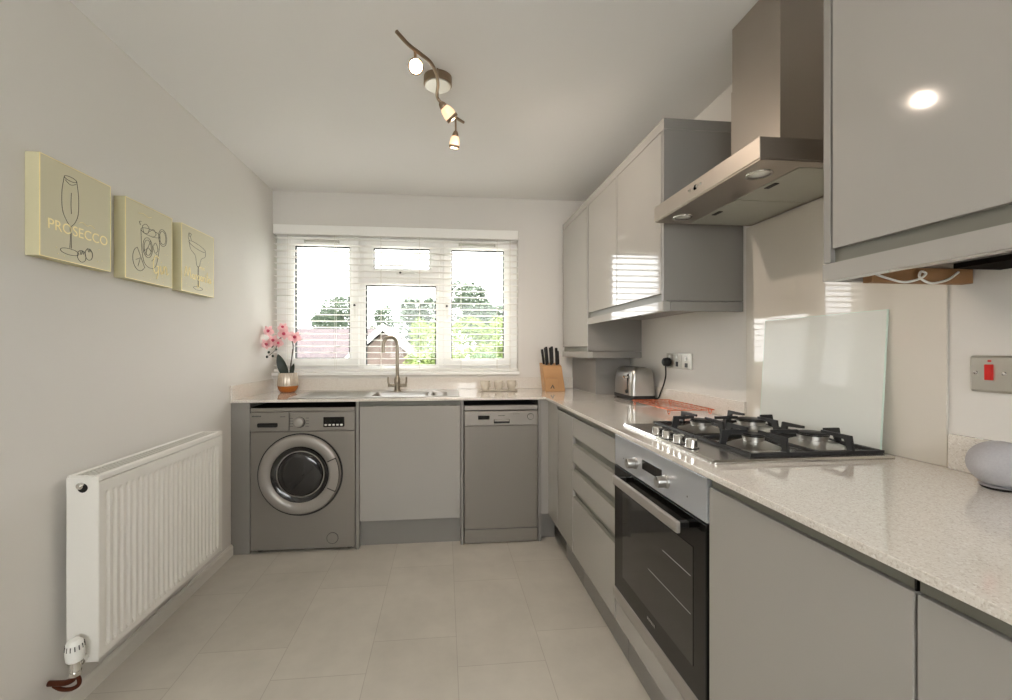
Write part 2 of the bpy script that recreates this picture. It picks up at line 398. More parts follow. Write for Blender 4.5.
obj('deck', slab(xs_, ys_, lambda i, j: not (i in (1, 3) and j == 1), TT+.0008, TT+.004, lambda u, v, t: (u, v, t)), 'steel', sk, bevel=.0015)
b = B()
for x0, x1, d in ((SBX0+.012, -.105, .15), (-.085, SBX1-.012, .08)):
    loft(b, [rr(x0, x1, SBY0+.012, SBY1-.012, .02, TT+.003), rr(x0+.006, x1-.006, SBY0+.018, SBY1-.018, .03, TT-.02), rr(x0+.02, x1-.02, SBY0+.03, SBY1-.03, .035, TT-d)], cap1=True)
obj('bowl', b, 'steel', sk, smooth=50)
b = B()
for k in range(7): add_tube(b, [(-.88+k*.0, 2.76+k*.042, TT+.0045), (-.50, 2.76+k*.042, TT+.0035)], .0022, 6)
obj('drainer_rib', b, 'steel', sk)

# mixer tap
tp = thing('mixer_tap', 'brushed nickel mixer tap with tall swan neck and two lever handles behind the sink', 'tap', (-.328, 3.06, TT+.003))
tx, ty = -.328, 3.06
b = lathe((tx, ty, TT+.004), (0, 0, 1), [(0, 0), (.026, 0), (.026, .006), (.021, .010), (.020, .05), (.022, .06), (.022, .085), (.016, .10), (.0135, .105), (0, .105)], 28)
obj('body', b, 'nickel', tp, smooth=35)
nz = 1.225; pts = [(tx, ty, TT+.10), (tx, ty, 1.10), (tx, ty, nz)]
for k in range(1, 13): a = PI*k/12*.97; pts.append((tx-.046+.046*math.cos(a), ty-.03*(1-math.cos(a))*.5, nz+.058*math.sin(a)))
pts.append((pts[-1][0], pts[-1][1], nz-.05))
obj('spout', tube(smooth_path(pts, 3), .012, 16), 'nickel', tp, smooth=60)
for s in (-1, 1):
    b = cyl((tx, ty, .945), (tx+s*.052, ty, .947), .011, 16); add_cyl(b, (tx+s*.052, ty, .936), (tx+s*.052, ty, .958), .0135, 16)
    add_tube(b, smooth_path([(tx+s*.055, ty, .95), (tx+s*.062, ty, .97), (tx+s*.063, ty, 1.004)], 4), .0068, 10)
    obj('handle', b, 'nickel', tp, smooth=40)

# ------------------------------------------------------------------ base units, window run (front plane y = 2.645)
FF = 2.645
tag(obj('end_panel', box(LX+.001, -1.131, FF-.003, FF+.55, .0, TB-.002), 'panel'), 'wide grey filler panel between the left wall and the washing machine', 'panel')
tag(obj('end_panel', box(-.527, -.509, FF-.003, FF+.58, .0, TB-.002), 'panel'), 'narrow grey upright panel between the washing machine and the sink unit', 'panel')
tag(obj('end_panel', box(.099, .116, FF-.003, FF+.58, .0, TB-.002), 'panel'), 'narrow grey upright panel on the left side of the dishwasher', 'panel')
tag(obj('end_panel', box(.582, .600, FF-.003, FF+.58, .0, TB-.002), 'panel'), 'narrow grey upright panel on the right side of the dishwasher', 'panel')

cb = thing('base_cabinet', 'grey sink base cabinet with one wide plain door, below the tap', 'cabinet', (-.205, 2.92, 0))
obj('door', box(-.5065, .0965, FF, FF+.018, .165, .853, .0015), 'gloss', cb)
obj('carcass', slab([-.505, -.487, .077, .095], [.165, .183, .72, .875], lambda i, j: not (i == 1 and j >= 1), FF+.019, 3.22, xz), 'panel', cb)
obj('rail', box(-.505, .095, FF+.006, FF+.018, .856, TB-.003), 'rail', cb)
obj('plinth', box(-.508, .098, FF+.05, FF+.066, 0, .163), 'panel', cb)

# corner post (window run) and corner post (right run)
cp = thing('corner_post', 'slim grey corner post where the window run meets the right run', 'cabinet', (.64, FF, 0))
obj('post', box(.6015, .664, FF, FF+.018, .168, TB-.003, .001), 'gloss', cp)
obj('return_post', box(.646, .664, 2.43, FF-.0005, .168, TB-.003, .001), 'gloss', cp)
obj('plinth', box(.6015, .70, FF+.05, FF+.066, 0, .166), 'panel', cp)

FXX = .646                                                          # front plane of the right run
def runit(name, label, y0, y1, cat='cabinet'):
    t = thing(name, label, cat, (.93, (y0+y1)/2, 0))
    obj('carcass', box(FXX+.0195, 1.22, y0+.001, y1-.001, .168, TB-.003) if cat != 'oven housing' else box(FXX+.0195, 1.22, y0+.001, y1-.001, .168, .2), 'panel', t)
    obj('plinth', box(.70, .716, y0+.0005, y1-.0005, 0, .166), 'panel', t)
    return t
t = runit('base_cabinet', 'narrow grey base cabinet with one slim door, between the corner post and the drawers', 2.128, 2.428)
obj('door', box(FXX, FXX+.018, 2.1295, 2.4275, .168, .853, .0015), 'gloss', t)
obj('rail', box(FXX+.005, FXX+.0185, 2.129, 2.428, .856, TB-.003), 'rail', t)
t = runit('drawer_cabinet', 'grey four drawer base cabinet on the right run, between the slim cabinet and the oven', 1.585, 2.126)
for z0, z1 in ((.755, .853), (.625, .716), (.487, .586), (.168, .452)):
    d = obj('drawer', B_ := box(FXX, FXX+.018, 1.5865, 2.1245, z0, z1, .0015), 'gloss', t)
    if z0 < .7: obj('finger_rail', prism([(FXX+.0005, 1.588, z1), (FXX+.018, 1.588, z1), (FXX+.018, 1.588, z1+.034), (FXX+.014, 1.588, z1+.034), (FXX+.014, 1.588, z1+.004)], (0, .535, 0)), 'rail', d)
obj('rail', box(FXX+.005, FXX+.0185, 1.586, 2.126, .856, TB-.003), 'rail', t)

# oven housing and oven
OY0, OY1 = 1.004, 1.578
t = runit('oven_housing', 'grey oven housing with a plain panel below the built in oven', 1.001, 1.583, 'oven housing')
obj('lower_panel', box(FXX, FXX+.018, OY0, OY1, .168, .248, .0015), 'gloss', t)
del t['category']; t['category'] = 'cabinet'
ov = thing('built_in_oven', 'built in electric oven with black glass door below the gas hob', 'oven', (.93, (OY0+OY1)/2, .255))
obj('body', box(FXX+.021, 1.2, OY0+.003, OY1-.003, .256, .872), 'dark', ov)
obj('control_panel', box(FXX-.002, FXX+.020, OY0, OY1, .762, .874, .0015), 'oven_panel', ov)
obj('display', box(FXX-.0035, FXX-.0018, 1.225, 1.352, .803, .834), 'black_gloss', ov)
for y in (1.405, 1.198):
    k = obj('knob', lathe((FXX-.002, y, .807), (-1, 0, 0), [(0, 0), (.0195, 0), (.019, .006), (.0165, .008), (.0165, .028), (.015, .031), (0, .031)], 28), 'steel', ov, smooth=35)
    obj('pointer', box(FXX-.0338, FXX-.0325, y-.0012, y+.0012, .812, .822), 'dark', k)
for y in (1.50, 1.09): obj('dial_mark', lathe((FXX-.0022, y, .80), (-1, 0, 0), [(0, 0), (.0025, 0), (0, .0006)], 8), 'dark', ov)
dd = obj('door', box(FXX-.004, FXX+.020, OY0, OY1, .30, .758, .002), 'black_gloss', ov)
obj('window', box(FXX-.0052, FXX-.0038, OY0+.055, OY1-.075, .37, .68, .0005), 'oven_glass', dd)
b = B()
for z in (.50, .60):
    add_tube(b, [(FXX-.0054, OY0+.065, z), (FXX-.0054, OY0+(.30 if z < .55 else .21), z)], .0007, 6)
obj('shelf_wire', b, 'steel', dd)
obj('trim', box(FXX-.006, FXX+.018, OY0, OY1, .256, .299, .0015), 'appliance2', dd)
b = box(.600, .612, 1.066, 1.500, .713, .743, .003)
obj('handle', b, 'appliance2', dd)
for y in (1.085, 1.480): obj('handle_bracket', box(.611, FXX-.003, y-.008, y+.008, .722, .738, .002), 'dark', dd)
# small maker's mark low on the glass
b = B()
for k in range(6): add_box(b, FXX-.0056, FXX-.0051, 1.262+k*.0085, 1.267+k*.0085, .338+(k % 2)*.001, .347, 0)
obj('maker_mark', b, 'appliance2', dd)

t = runit('base_cabinet', 'grey base cabinet with wide door just right of the oven', .534, .998)
obj('door', box(FXX, FXX+.018, .5345, .9975, .168, .855, .0015), 'gloss', t)
obj('rail', box(FXX+.005, FXX+.0185, .537, .993, .858, TB-.003), 'rail', t)
obj('seam', box(FXX+.0044, FXX+.0185, .5345, .5368, .856, TB-.003), 'dark', t)
t = runit('base_cabinet', 'grey base cabinet at the lower right corner of the picture, nearest the camera', .080, .5305)
obj('door', box(FXX, FXX+.018, .081, .530, .168, .855, .0015), 'gloss', t)
obj('rail', box(FXX+.005, FXX+.0185, .081, .530, .858, TB-.003), 'rail', t)

# ------------------------------------------------------------------ washing machine
wx0, wx1, wz0, wz1 = -1.127, -.531, .012, .851; WF = 2.637
wm = thing('washing_machine', 'silver front loading washing machine with dark round porthole, left under the worktop', 'washing machine', ((wx0+wx1)/2, 2.92, 0))
obj('cabinet', box(wx0, wx1, WF+.012, 3.18, wz0+.006, wz1, .004), 'appliance', wm)
obj('top_shade', box(wx0, wx1, WF+.0145, 3.18, wz1+.0003, wz1+.004), 'gap_shade', wm)  # dark sheet painting the shade between machine top and worktop
obj('front_panel', box(wx0, wx1, WF, WF+.014, wz0+.006, .712, .005), 'appliance', wm)
obj('top_strip', box(wx0, wx1, WF+.002, WF+.014, .829, wz1, .004), 'appliance', wm)
obj('control_panel', box(-.905, wx1, WF-.004, WF+.013, .716, .827, .004), 'appliance', wm)
dw_ = obj('detergent_drawer', box(wx0, -.909, WF-.004, WF+.013, .716, .827, .004), 'appliance', wm)
obj('drawer_grip', box(-1.083, -.972, WF-.0055, WF-.0035, .741, .765, .006), 'dark', dw_)
b = B()
for k in range(7): add_box(b, -1.115+k*.0075, -1.1098+k*.0075, WF-.0048, WF-.0038, .802, .809)
obj('maker_mark', b, 'ink', dw_)
b = B()
for k in range(5): add_box(b, -.957+k*.006, -.953+k*.006, WF-.0048, WF-.0038, .799, .803)
obj('model_mark', b, 'ink', dw_)
kn = obj('program_dial', lathe((-.849, WF-.004, .768), (0, -1, 0), [(0, 0), (.029, 0), (.028, .010), (.026, .020), (.022, .022), (0, .022)], 32), 'appliance2', wm, smooth=35)
obj('dial_ring', lathe((-.847, WF-.0035, .767), (0, -1, 0), [(.0, 0), (.0315, 0), (.0315, .002), (0, .002)], 32), 'dark', kn)
for s, n in ((-1, 4), (1, 4)):
    b = B()
    for k in range(n): add_box(b, -.849+s*.045-.009, -.849+s*.045+.009, WF-.0048, WF-.0038, .742+k*.016, .7445+k*.016)
    obj('program_print', b, 'ink', wm)
dp = obj('display', box(-.712, -.592, WF-.0062, WF-.0035, .738, .796, .003), 'black_gloss', wm)
for k in range(5): obj('button', box(-.705+k*.0225, -.691+k*.0225, WF-.0082, WF-.006, .745, .754, .002), 'white', dp)
for k in range(4): obj('indicator', box(-.700+k*.026, -.697+k*.026, WF-.0066, WF-.0060, .770, .773), 'ink', dp)
cx, cz = -.8445, .461; do = thing  # porthole door
b = lathe((cx, WF, cz), (0, -1, 0), [(.237, -.002), (.237, .003), (.231, .006), (.2305, .012)], 64)
pd = obj('porthole_door', lathe((cx, WF, cz), (0, -1, 0), [(.236, -.001), (.233, .010), (.230, .020), (.222, .026), (.196, .027), (.176, .020), (.166, .012), (.164, .0)], 72), 'appliance2', wm, smooth=40)
obj('seal_shadow_ring', lathe((cx+.002, WF, cz-.001), (0, -1, 0), [(.225, -.001), (.2425, -.001), (.2425, .005), (.225, .005)], 72), 'dark', pd, smooth=30)  # black ring, widened and offset to draw the shadow around the door
obj('glass_bowl', lathe((cx, WF, cz), (0, -1, 0), [(.165, .012), (.158, .004), (.132, -.001), (.122, .010), (.112, .016), (.09, .018), (0, .020)], 64), 'wm_glass', pd, smooth=40)
a0, a1 = -.44, .42; poly = []
for r_, A in ((.226, (a0, a1)), (.178, (a1, a0))):
    for k in range(9): a = A[0]+(A[1]-A[0])*k/8; poly.append((cx+r_*math.cos(a), WF-.020, cz+r_*math.sin(a)))
obj('door_handle', prism(poly, (0, -.0115, 0), .002), 'appliance2', pd)
p2 = [Vector((p[0], WF-.0278, p[2])) for p in poly]; pc_ = sum(p2, Vector((0, 0, 0)))/len(p2)
obj('handle_gap', prism([pc_+(p-pc_)*1.07 for p in p2], (0, .008, 0)), 'dark', pd)
obj('filter_cap', lathe((-.661, WF-.0, .077), (0, -1, 0), [(0, .0025), (.030, .0025), (.0315, .001), (.0315, -.001)], 32), 'appliance', wm, smooth=30)
obj('filter_ring', lathe((-.661, WF-.0, .077), (0, -1, 0), [(.0315, -.001), (.0315, .0012), (.0338, .0012), (.0338, -.001)], 32), 'dark', wm)
for x in (wx0+.04, wx1-.04):
    for y in (2.69, 3.12): obj('foot', cyl((x, y, 0), (x, y, wz0+.008), .02, 16), 'dark', wm)

# dishwasher
dx0, dx1 = .1215, .5775
dw = thing('dishwasher', 'slim silver dishwasher with small black display, under the worktop right of the sink', 'dishwasher', ((dx0+dx1)/2, 2.92, 0))
obj('cabinet', box(dx0, dx1, FF+.03, 3.18, .03, .848), 'dark', dw)
obj('top_panel', box(dx0, dx1, FF-.004, FF+.04, .822, .850, .003), 'appliance2', dw)
d = obj('door', box(dx0, dx1, FF-.010, FF+.028, .094, .727, .003), 'appliance', dw)
cpn = obj('control_panel', box(dx0, dx1, FF-.013, FF+.028, .729, .816, .003), 'appliance2', dw)
obj('display', box(.205, .275, FF-.0145, FF-.0125, .766, .790, .002), 'black_gloss', cpn)
hg = obj('grip', box(.302, .400, FF-.016, FF-.012, .741, .766, .003), 'dark', cpn)
obj('grip_lip', prism([(.306, FF-.016, .766), (.306, FF-.021, .762), (.306, FF-.021, .755), (.306, FF-.016, .753)], (.09, 0, 0)), 'appliance2', hg)
obj('dial', lathe((.531, FF-.013, .781), (0, -1, 0), [(0, 0), (.0175, 0), (.0165, .012), (.004, .013), (0, .013)], 28), 'appliance2', cpn, smooth=35)
obj('dial_ring', lathe((.531, FF-.013, .781), (0, -1, 0), [(0, 0), (.0205, 0), (.0205, .0012), (0, .0012)], 28), 'ink', cpn)
b = B()
for k in range(7): add_box(b, .330+k*.006, .334+k*.006, FF-.0138, FF-.0128, .786, .791)
obj('maker_mark', b, 'ink', cpn); b = B()
for k in range(5): add_box(b, .222+k*.014, .226+k*.014, FF-.0138, FF-.0128, .797, .799)
obj('panel_print', b, 'ink', cpn); b = B()
for k in range(4): add_box(b, .42+k*.011, .427+k*.011, FF-.0138, FF-.0128, .797, .799)
obj('panel_print', b, 'ink', cpn)
obj('kick_panel', box(dx0, dx1, FF-.006, FF+.02, .006, .088, .002), 'appliance', dw)
for x in (dx0+.03, dx1-.03):
    for y in (2.70, 3.12): obj('foot', cyl((x, y, 0), (x, y, .03), .014, 12), 'dark', dw)

# ------------------------------------------------------------------ wall units
UX = .894
def wall_unit(label, y0, y1, zb, doors, endpanel=None, top=2.143):
    t = thing('wall_cabinet', label, 'cabinet', ((UX+RX)/2, (y0+y1)/2, zb))
    obj('carcass', box(UX+.020, RX-.001, y0+.001, y1-.001, zb+.045, 2.096), 'panel', t)
    for a, c in doors:
        obj('door', box(UX, UX+.018, a+.0026, c-.0026, zb+.073, 2.095, .0015), 'gloss', t)
    obj('pelmet', prism([(UX-.003, y0, zb), (UX+.030, y0, zb), (UX+.030, y0, zb+.040), (UX-.003, y0, zb+.040)], (0, y1-y0, 0), .001), 'gloss', t)
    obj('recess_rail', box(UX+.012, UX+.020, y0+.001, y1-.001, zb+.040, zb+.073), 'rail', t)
    obj('cornice', box(UX+.0, RX-.001, y0, y1, 2.0975, top, .001), 'gloss', t)
    if endpanel:
        obj('cornice_end', box(UX+.001, RX-.001, y0-.0012, y0-.0002, 2.100, top-.001), 'panel', t)
        obj('end_panel', box(UX, RX-.001, endpanel[0], endpanel[1], zb+.0425, 2.0965, .001), 'panel', t)
        obj('end_pelmet', box(UX+.031, RX-.001, endpanel[0], endpanel[1], zb, zb+.040, .001), 'panel', t)
    obj('underside', box(UX+.031, RX-.001, y0+.02, y1-.001, zb+.030, zb+.042), 'panel', t)
    return t
wall_unit('grey gloss double wall cabinet beside the extractor hood, with window reflected in its doors', 1.685, 2.618, 1.352, [(1.704, 2.168), (2.168, 2.617)], (1.685, 1.703))
wall_unit('taller grey wall cabinet in the far corner, hanging lower than its neighbour', 2.620, 3.20, 1.143, [(2.640, 3.199)], (2.620, 2.638))
nu = wall_unit('large grey gloss wall cabinet at the top right corner, nearest the camera', -.35, .937, 1.352, [(.32, .916), (-.30, .32)], (.918, .937))
nuz = 1.352
obj('batten', box(.975, 1.236, .893, .9165, nuz-.005, nuz+.029, .001), 'wood2', nu)
obj('rear_gap_shade', box(1.12, 1.238, .30, .845, nuz+.018, nuz+.0295), 'gap_shade', nu)  # dark slab standing in for the shade under the unit by the wall
pts = [(.96, .886, nuz+.016), (1.00, .885, nuz+.003), (1.045, .885, nuz-.006), (1.085, .885, nuz+.002), (1.10, .884, nuz+.014), (1.085, .882, nuz+.018), (1.08, .880, nuz+.004), (1.105, .880, nuz-.008), (1.14, .884, nuz-.004), (1.165, .886, nuz+.004), (1.19, .888, nuz+.020)]
obj('lighting_cable', tube(smooth_path(pts, 6), .0026, 8), 'white', nu, smooth=60)
# boxed pipes under the far unit
bx = thing('pipe_boxing', 'grey boxed pipe casing standing on the worktop in the far right corner', 'boxing', (1.11, 2.9, TT))
obj('side_panel', box(.986, 1.0, 2.762, BY-.001, TT+.0005, 1.142), 'panel', bx)
obj('front_panel', box(.986, 1.225, 2.744, 2.7615, TT+.0005, 1.142), 'panel', bx)

# ------------------------------------------------------------------ extractor hood
hx, hy0, hy1 = .83, 1.062, 1.640
hd = thing('extractor_hood', 'stainless steel chimney extractor hood on the right wall above the gas hob', 'extractor hood', (1.04, 1.35, 1.69))
HZ0, HZ1 = 1.697, 1.757
b = box(hx, RX-.002, hy0, hy1, HZ0+.003, HZ1, .0015)
obj('canopy', b, 'hood_steel', hd)
obj('chimney', box(1.030, RX-.002, 1.232, 1.461, HZ1+.0005, 2.12, .001), 'hood_steel', hd)
obj('upper_chimney', box(1.0325, RX-.002, 1.2345, 1.4585, 2.1205, CZ-.002, .001), 'hood_steel', hd)
obj('underside_frame', slab([hx+.003, .975, 1.225, RX-.004], [hy0+.003, hy0+.035, hy1-.012, hy1-.003], lambda i, j: not (i == 1 and j == 1), HZ0-.001, HZ0+.0025, lambda u, v, t: (u, v, t)), 'hood_steel', hd)
for y0, y1 in ((hy0+.037, 1.356), (1.360, hy1-.014)):
    f_ = obj('grease_filter', box(.977, 1.223, y0, y1, HZ0-.002, HZ0+.002, .001), 'filter', hd)
    obj('latch', box(.990, 1.006, (y0+y1)/2-.022, (y0+y1)/2+.022, HZ0-.0042, HZ0-.0018, .001), 'dark', f_)
for y in (1.155, 1.555):
    l_ = obj('lamp_ring', lathe((.90, y, HZ0-.001), (0, 0, -1), [(.029, 0), (.036, 0), (.035, .003), (.029, .003)], 32), 'chrome', hd, smooth=30)
    obj('lamp_glass', lathe((.90, y, HZ0-.001), (0, 0, -1), [(.029, 0), (.027, .001), (.015, .003), (0, .004)], 24), 'hoodlamp', l_, smooth=40)
for k in range(4): obj('button', lathe((hx, 1.325+k*.021, 1.732), (-1, 0, 0), [(0, 0), (.0055, 0), (.005, .003), (0, .0035)], 12), 'chrome', hd); obj('screen', box(hx-.0015, hx+.0005, 1.350, 1.362, 1.724, 1.740), 'black_gloss', hd)

# splashback and the leaning glass board
tag(obj('splashback', box(RX-.007, RX-.001, .948, 1.660, TT+.0005, 1.692, .001), 'splash'), 'tall glossy glass splashback fixed to the right wall between hob and hood', 'splashback')
gs = thing('glass_worktop_saver', 'loose frosted glass board leaning against the splashback behind the gas hob', 'glass board', (1.22, 1.316, TT))
xb, xt, z0, z1 = 1.209, 1.232, TT+.001, 1.303
obj('pane', prism([(xb, 1.088, z0), (xb+.004, 1.088, z0), (xt+.004, 1.088, z1), (xt, 1.088, z1)], (0, .458, 0)), 'saver', gs)
b = B()
add_prism(b, [(xb-.0004, 1.086, z0), (xb+.0044, 1.086, z0), (xt+.0044, 1.086, z1), (xt-.0004, 1.086, z1)], (0, .002, 0))
add_prism(b, [(xb-.0004, 1.546, z0), (xb+.0044, 1.546, z0), (xt+.0044, 1.546, z1), (xt-.0004, 1.546, z1)], (0, .002, 0))
add_prism(b, [(xt-.0004, 1.086, z1), (xt+.0044, 1.086, z1), (xt+.0044, 1.086, z1+.002), (xt-.0004, 1.086, z1+.002)], (0, .462, 0))
obj('polished_edge', b, 'glass_edge', gs)

# ------------------------------------------------------------------ gas hob
HX0, HX1, HY0, HY1 = .680, 1.196, 1.030, 1.592
hb = thing('gas_hob', 'stainless steel four burner gas hob with black pan supports, set in the right worktop', 'hob', (.94, 1.31, TT))
b = B(); loft(b, [rr(HX0, HX1, HY0, HY1, .008, TT+.0005), rr(HX0, HX1, HY0, HY1, .008, TT+.005), rr(HX0+.006, HX1-.006, HY0+.006, HY1-.006, .008, TT+.0095)], cap0=True, cap1=True)
obj('plate', b, 'hob_steel', hb, smooth=25)
obj('front_highlight', prism([(HX0-.0006, HY0+.006, TT+.0045), (HX0+.0055, HY0+.006, TT+.0101), (HX0+.0055, HY0+.006, TT+.0085), (HX0+.001, HY0+.006, TT+.0045)], (0, HY1-HY0-.012, 0)), 'chrome', hb)  # chrome strip on the front bevel only, put in as its highlight
ZP = TT+.0095
burn = [(.905, 1.185, .030), (1.095, 1.185, .041), (.905, 1.445, .036), (1.095, 1.445, .047)]
for i, (x, y, r) in enumerate(burn):
    w = obj('burner', lathe((x, y, ZP), (0, 0, 1), [(0, .001), (r+.040, .0005), (r+.03, .004), (r+.006, .014), (r*.9, .016), (r*.92, .018), (r, .030), (r*.9, .031), (0, .031)], 40), 'steel', hb, smooth=30)
    obj('flame_ring', lathe((x, y, ZP+.0285), (0, 0, 1), [(r*.98, 0), (r*1.02, .0015), (r*1.02, .0035), (r*.98, .004)], 40), 'dark', w)
    obj('burner_cap', lathe((x, y, ZP+.033), (0, 0, 1), [(r*.97, 0), (r*.97, .002), (r*.88, .004), (0, .0045)], 40), 'iron', w, smooth=30)
for k in range(4):
    x, y = .706, 1.372-k*.066
    kb = obj('control_knob', lathe((x, y, ZP), (0, 0, 1), [(0, 0), (.0185, 0), (.0185, .003), (.0165, .004), (.0155, .024), (.014, .026), (0, .026)], 28), 'chrome', hb, smooth=30)
    obj('knob_base', lathe((x, y, ZP), (0, 0, 1), [(0, .0002), (.021, .0002), (.021, .002), (0, .002)], 24), 'dark', kb)
def finger(bm, base, tip, h=.049, w=.0036, th=.008):
    """cast finger: rises from the frame at base then runs level to tip"""
    base, tip = Vector((*base, 0)), Vector((*tip, 0)); d = (tip-base).normalized(); s = Vector((-d.y, d.x, 0))*w
    L = (tip-base).length
    prof = [(0, ZP+.004), (.018, ZP+.004), (.024+.004, ZP+h-th-.004), (L-.0, ZP+h-th), (L+.0, ZP+h), (.008, ZP+h)]
    add_prism(bm, [base+d*a+Vector((0, 0, z))-s for a, z in prof], s*2, .0008)
for y0, y1, (f0, b0) in ((1.052, 1.308, burn[0:2]), (1.314, 1.576, burn[2:4])):
    x0, x1 = .795, 1.184; ym = (y0+y1)/2; b = B()
    fb = slab([x0, x0+.012, x1-.012, x1], [y0, y0+.012, y1-.012, y1], lambda i, j: not (i == 1 and j == 1), ZP+.001, ZP+.010, lambda u, v, t: (u, v, t)); merge(b, fb)
    add_box(b, (f0[0]+b0[0])/2-.005, (f0[0]+b0[0])/2+.005, y0+.01, y1-.01, ZP+.002, ZP+.010)
    finger(b, (x0, ym), (f0[0]-f0[2]*.75, ym)); finger(b, (x1, ym), (b0[0]+b0[2]*.75, ym))
    xm = (f0[0]+b0[0])/2
    finger(b, (f0[0], y0), (f0[0], f0[1]-f0[2]*.75)); finger(b, (b0[0], y0), (b0[0], b0[1]-b0[2]*.75))
    finger(b, (f0[0], y1), (f0[0], f0[1]+f0[2]*.75)); finger(b, (b0[0], y1), (b0[0], b0[1]+b0[2]*.75))
    add_box(b, xm-.006, xm+.006, ym-.008, ym+.008, ZP+.004, ZP+.036); add_box(b, xm-.042, xm+.042, ym-.0045, ym+.0045, ZP+.036, ZP+.046, .001)
    obj('pan_support', b, 'iron', hb)

# ------------------------------------------------------------------ things on the worktop
# toaster
to = thing('toaster', 'polished steel toaster with black base near the wall sockets', 'toaster', (1.158, 2.505, TT))
x0, x1, y0, y1 = 1.068, 1.216, 2.378, 2.640
b = B(); loops = []
for z, ins in ((TT+.022, 0), (TT+.10, .002), (TT+.145, .006), (TT+.17, .014), (TT+.185, .027), (TT+.19, .042)):
    loops.append(rr(x0+ins, x1-ins, y0+ins*.5, y1-ins*.5, .022, z))
loft(b, loops, cap1=True, cap0=True); obj('shell', b, 'steel', to, smooth=50)
b = B(); loft(b, [rr(x0-.002, x1+.002, y0-.002, y1+.002, .022, TT+.006), rr(x0-.002, x1+.002, y0-.002, y1+.002, .022, TT+.028)], cap0=True, cap1=True); 
for px in (x0+.02, x1-.02):
    for py in (y0+.02, y1-.02): add_cyl(b, (px, py, TT+.0003), (px, py, TT+.008), .009, 12)
obj('base', b, 'dark', to)
b = B()
for px in (1.125, 1.165): add_box(b, px-.010, px+.010, y0+.045, y1-.045, TT+.187, TT+.1912)
obj('slot', b, 'dark', to)
obj('lever_slot', box(x0-.0015, x0+.01, 2.432, 2.438, TT+.06, TT+.15), 'dark', to)
obj('lever', box(x0-.022, x0-.001, 2.421, 2.449, TT+.128, TT+.142, .003), 'chrome', to)
obj('browning_dial', lathe((x0-.001, 2.435, TT+.05), (-1, 0, 0), [(0, 0), (.012, 0), (.010, .010), (0, .011)], 20), 'dark', to)

# sockets on the right wall
def plate(name, label, cat, y0, y1, z0, z1):
    t = thing(name, label, cat, (RX-.004, (y0+y1)/2, z0))
    obj('plate', box(RX-.008, RX-.0005, y0, y1, z0, z1, .002), 'socket', t); return t
s1 = plate('double_socket', 'brushed chrome double wall socket with the black toaster plug in it', 'socket', 2.152, 2.300, 1.092, 1.174)
for y in (2.190, 2.264):
    i_ = obj('socket_insert', box(RX-.0095, RX-.0078, y-.012, y+.012, 1.104, 1.130, .001), 'dark', s1)
    obj('rocker', box(RX-.0125, RX-.0078, y-.006, y+.006, 1.148, 1.164, .001), 'white', s1)
for y in (2.164, 2.288): obj('screw', lathe((RX-.008, y, 1.133), (-1, 0, 0), [(0, 0), (.004, 0), (.003, .001), (0, .0012)], 10), 'chrome', s1)
s2 = plate('wall_switch', 'small brushed chrome fused switch beside the double socket', 'switch', 2.056, 2.146, 1.092, 1.174)
obj('rocker', box(RX-.0125, RX-.0078, 2.092, 2.110, 1.136, 1.156, .001), 'white', s2)
obj('fuse_carrier', box(RX-.0095, RX-.0078, 2.088, 2.114, 1.102, 1.124, .001), 'dark', s2)
pl = thing('toaster_plug', 'black plug and curving flex in the socket beside the toaster', 'plug', (RX-.03, 2.285, 1.09))
obj('plug', lathe((RX-.0096, 2.268, 1.126), (-1, 0, 0), [(0, 0), (.024, 0), (.026, .010), (.022, .030), (.015, .036), (0, .037)], 24), 'mug', pl, smooth=50)
pts = [(RX-.030, 2.268, 1.112), (RX-.030, 2.267, 1.09), (RX-.028, 2.27, 1.05), (RX-.026, 2.295, 1.00), (RX-.022, 2.335, .955), (RX-.0200, 2.365, .918), (RX-.0200, 2.40, .9085), (RX-.0200, 2.46, .9060)]
obj('flex', tube(smooth_path(pts, 6), .0042, 10), 'mug', pl, smooth=60)
# cooker switch, partly cut by the frame
s3 = thing('cooker_switch', 'chrome cooker switch plate with a red rocker, on the right wall near the speaker', 'switch', (RX-.004, .83, 1.094))
b = B()
loft(b, [[Vector((RX-.0005, p.x, p.y)) for p in rr(.753, .9, 1.094, 1.178, .006, 0)], [Vector((RX-.006, p.x, p.y)) for p in rr(.753, .9, 1.094, 1.178, .006, 0)], [Vector((RX-.010, p.x, p.y)) for p in rr(.758, .895, 1.099, 1.173, .005, 0)]], cap1=True, cap0=True)
obj('plate', b, 'socket', s3, smooth=30)
obj('red_rocker', box(RX-.0155, RX-.009, .854, .868, 1.122, 1.158, .0015), 'red', s3)
obj('neon', box(RX-.012, RX-.009, .858, .864, 1.1635, 1.168, .0008), 'red', s3)
for y in (.887, .836, .766): obj('screw', lathe((RX-.0100, y, 1.138), (-1, 0, 0), [(0, 0), (.0045, 0), (.0035, .0012), (0, .0014)], 12), 'chrome', s3)

# smart speaker
sp = thing('smart_speaker', 'round grey fabric smart speaker on the worktop at the right edge', 'speaker', (1.158, .79, TT))
prof = [(0, .003), (.024, .003), (.033, .007)]
for k in range(1, 20):
    a = -PI/2+PI*(k+1.6)/21.6; prof.append((.05*math.cos(a), .052+.048*math.sin(a)))
prof.append((0, .100))
obj('shell', lathe((1.158, .79, TT), (0, 0, 1), prof, 48), 'speaker', sp, smooth=60)
obj('base', lathe((1.158, .79, TT), (0, 0, 1), [(0, .0003), (.026, .0003), (.029, .003), (.027, .006), (0, .006)], 36), 'dark', sp)

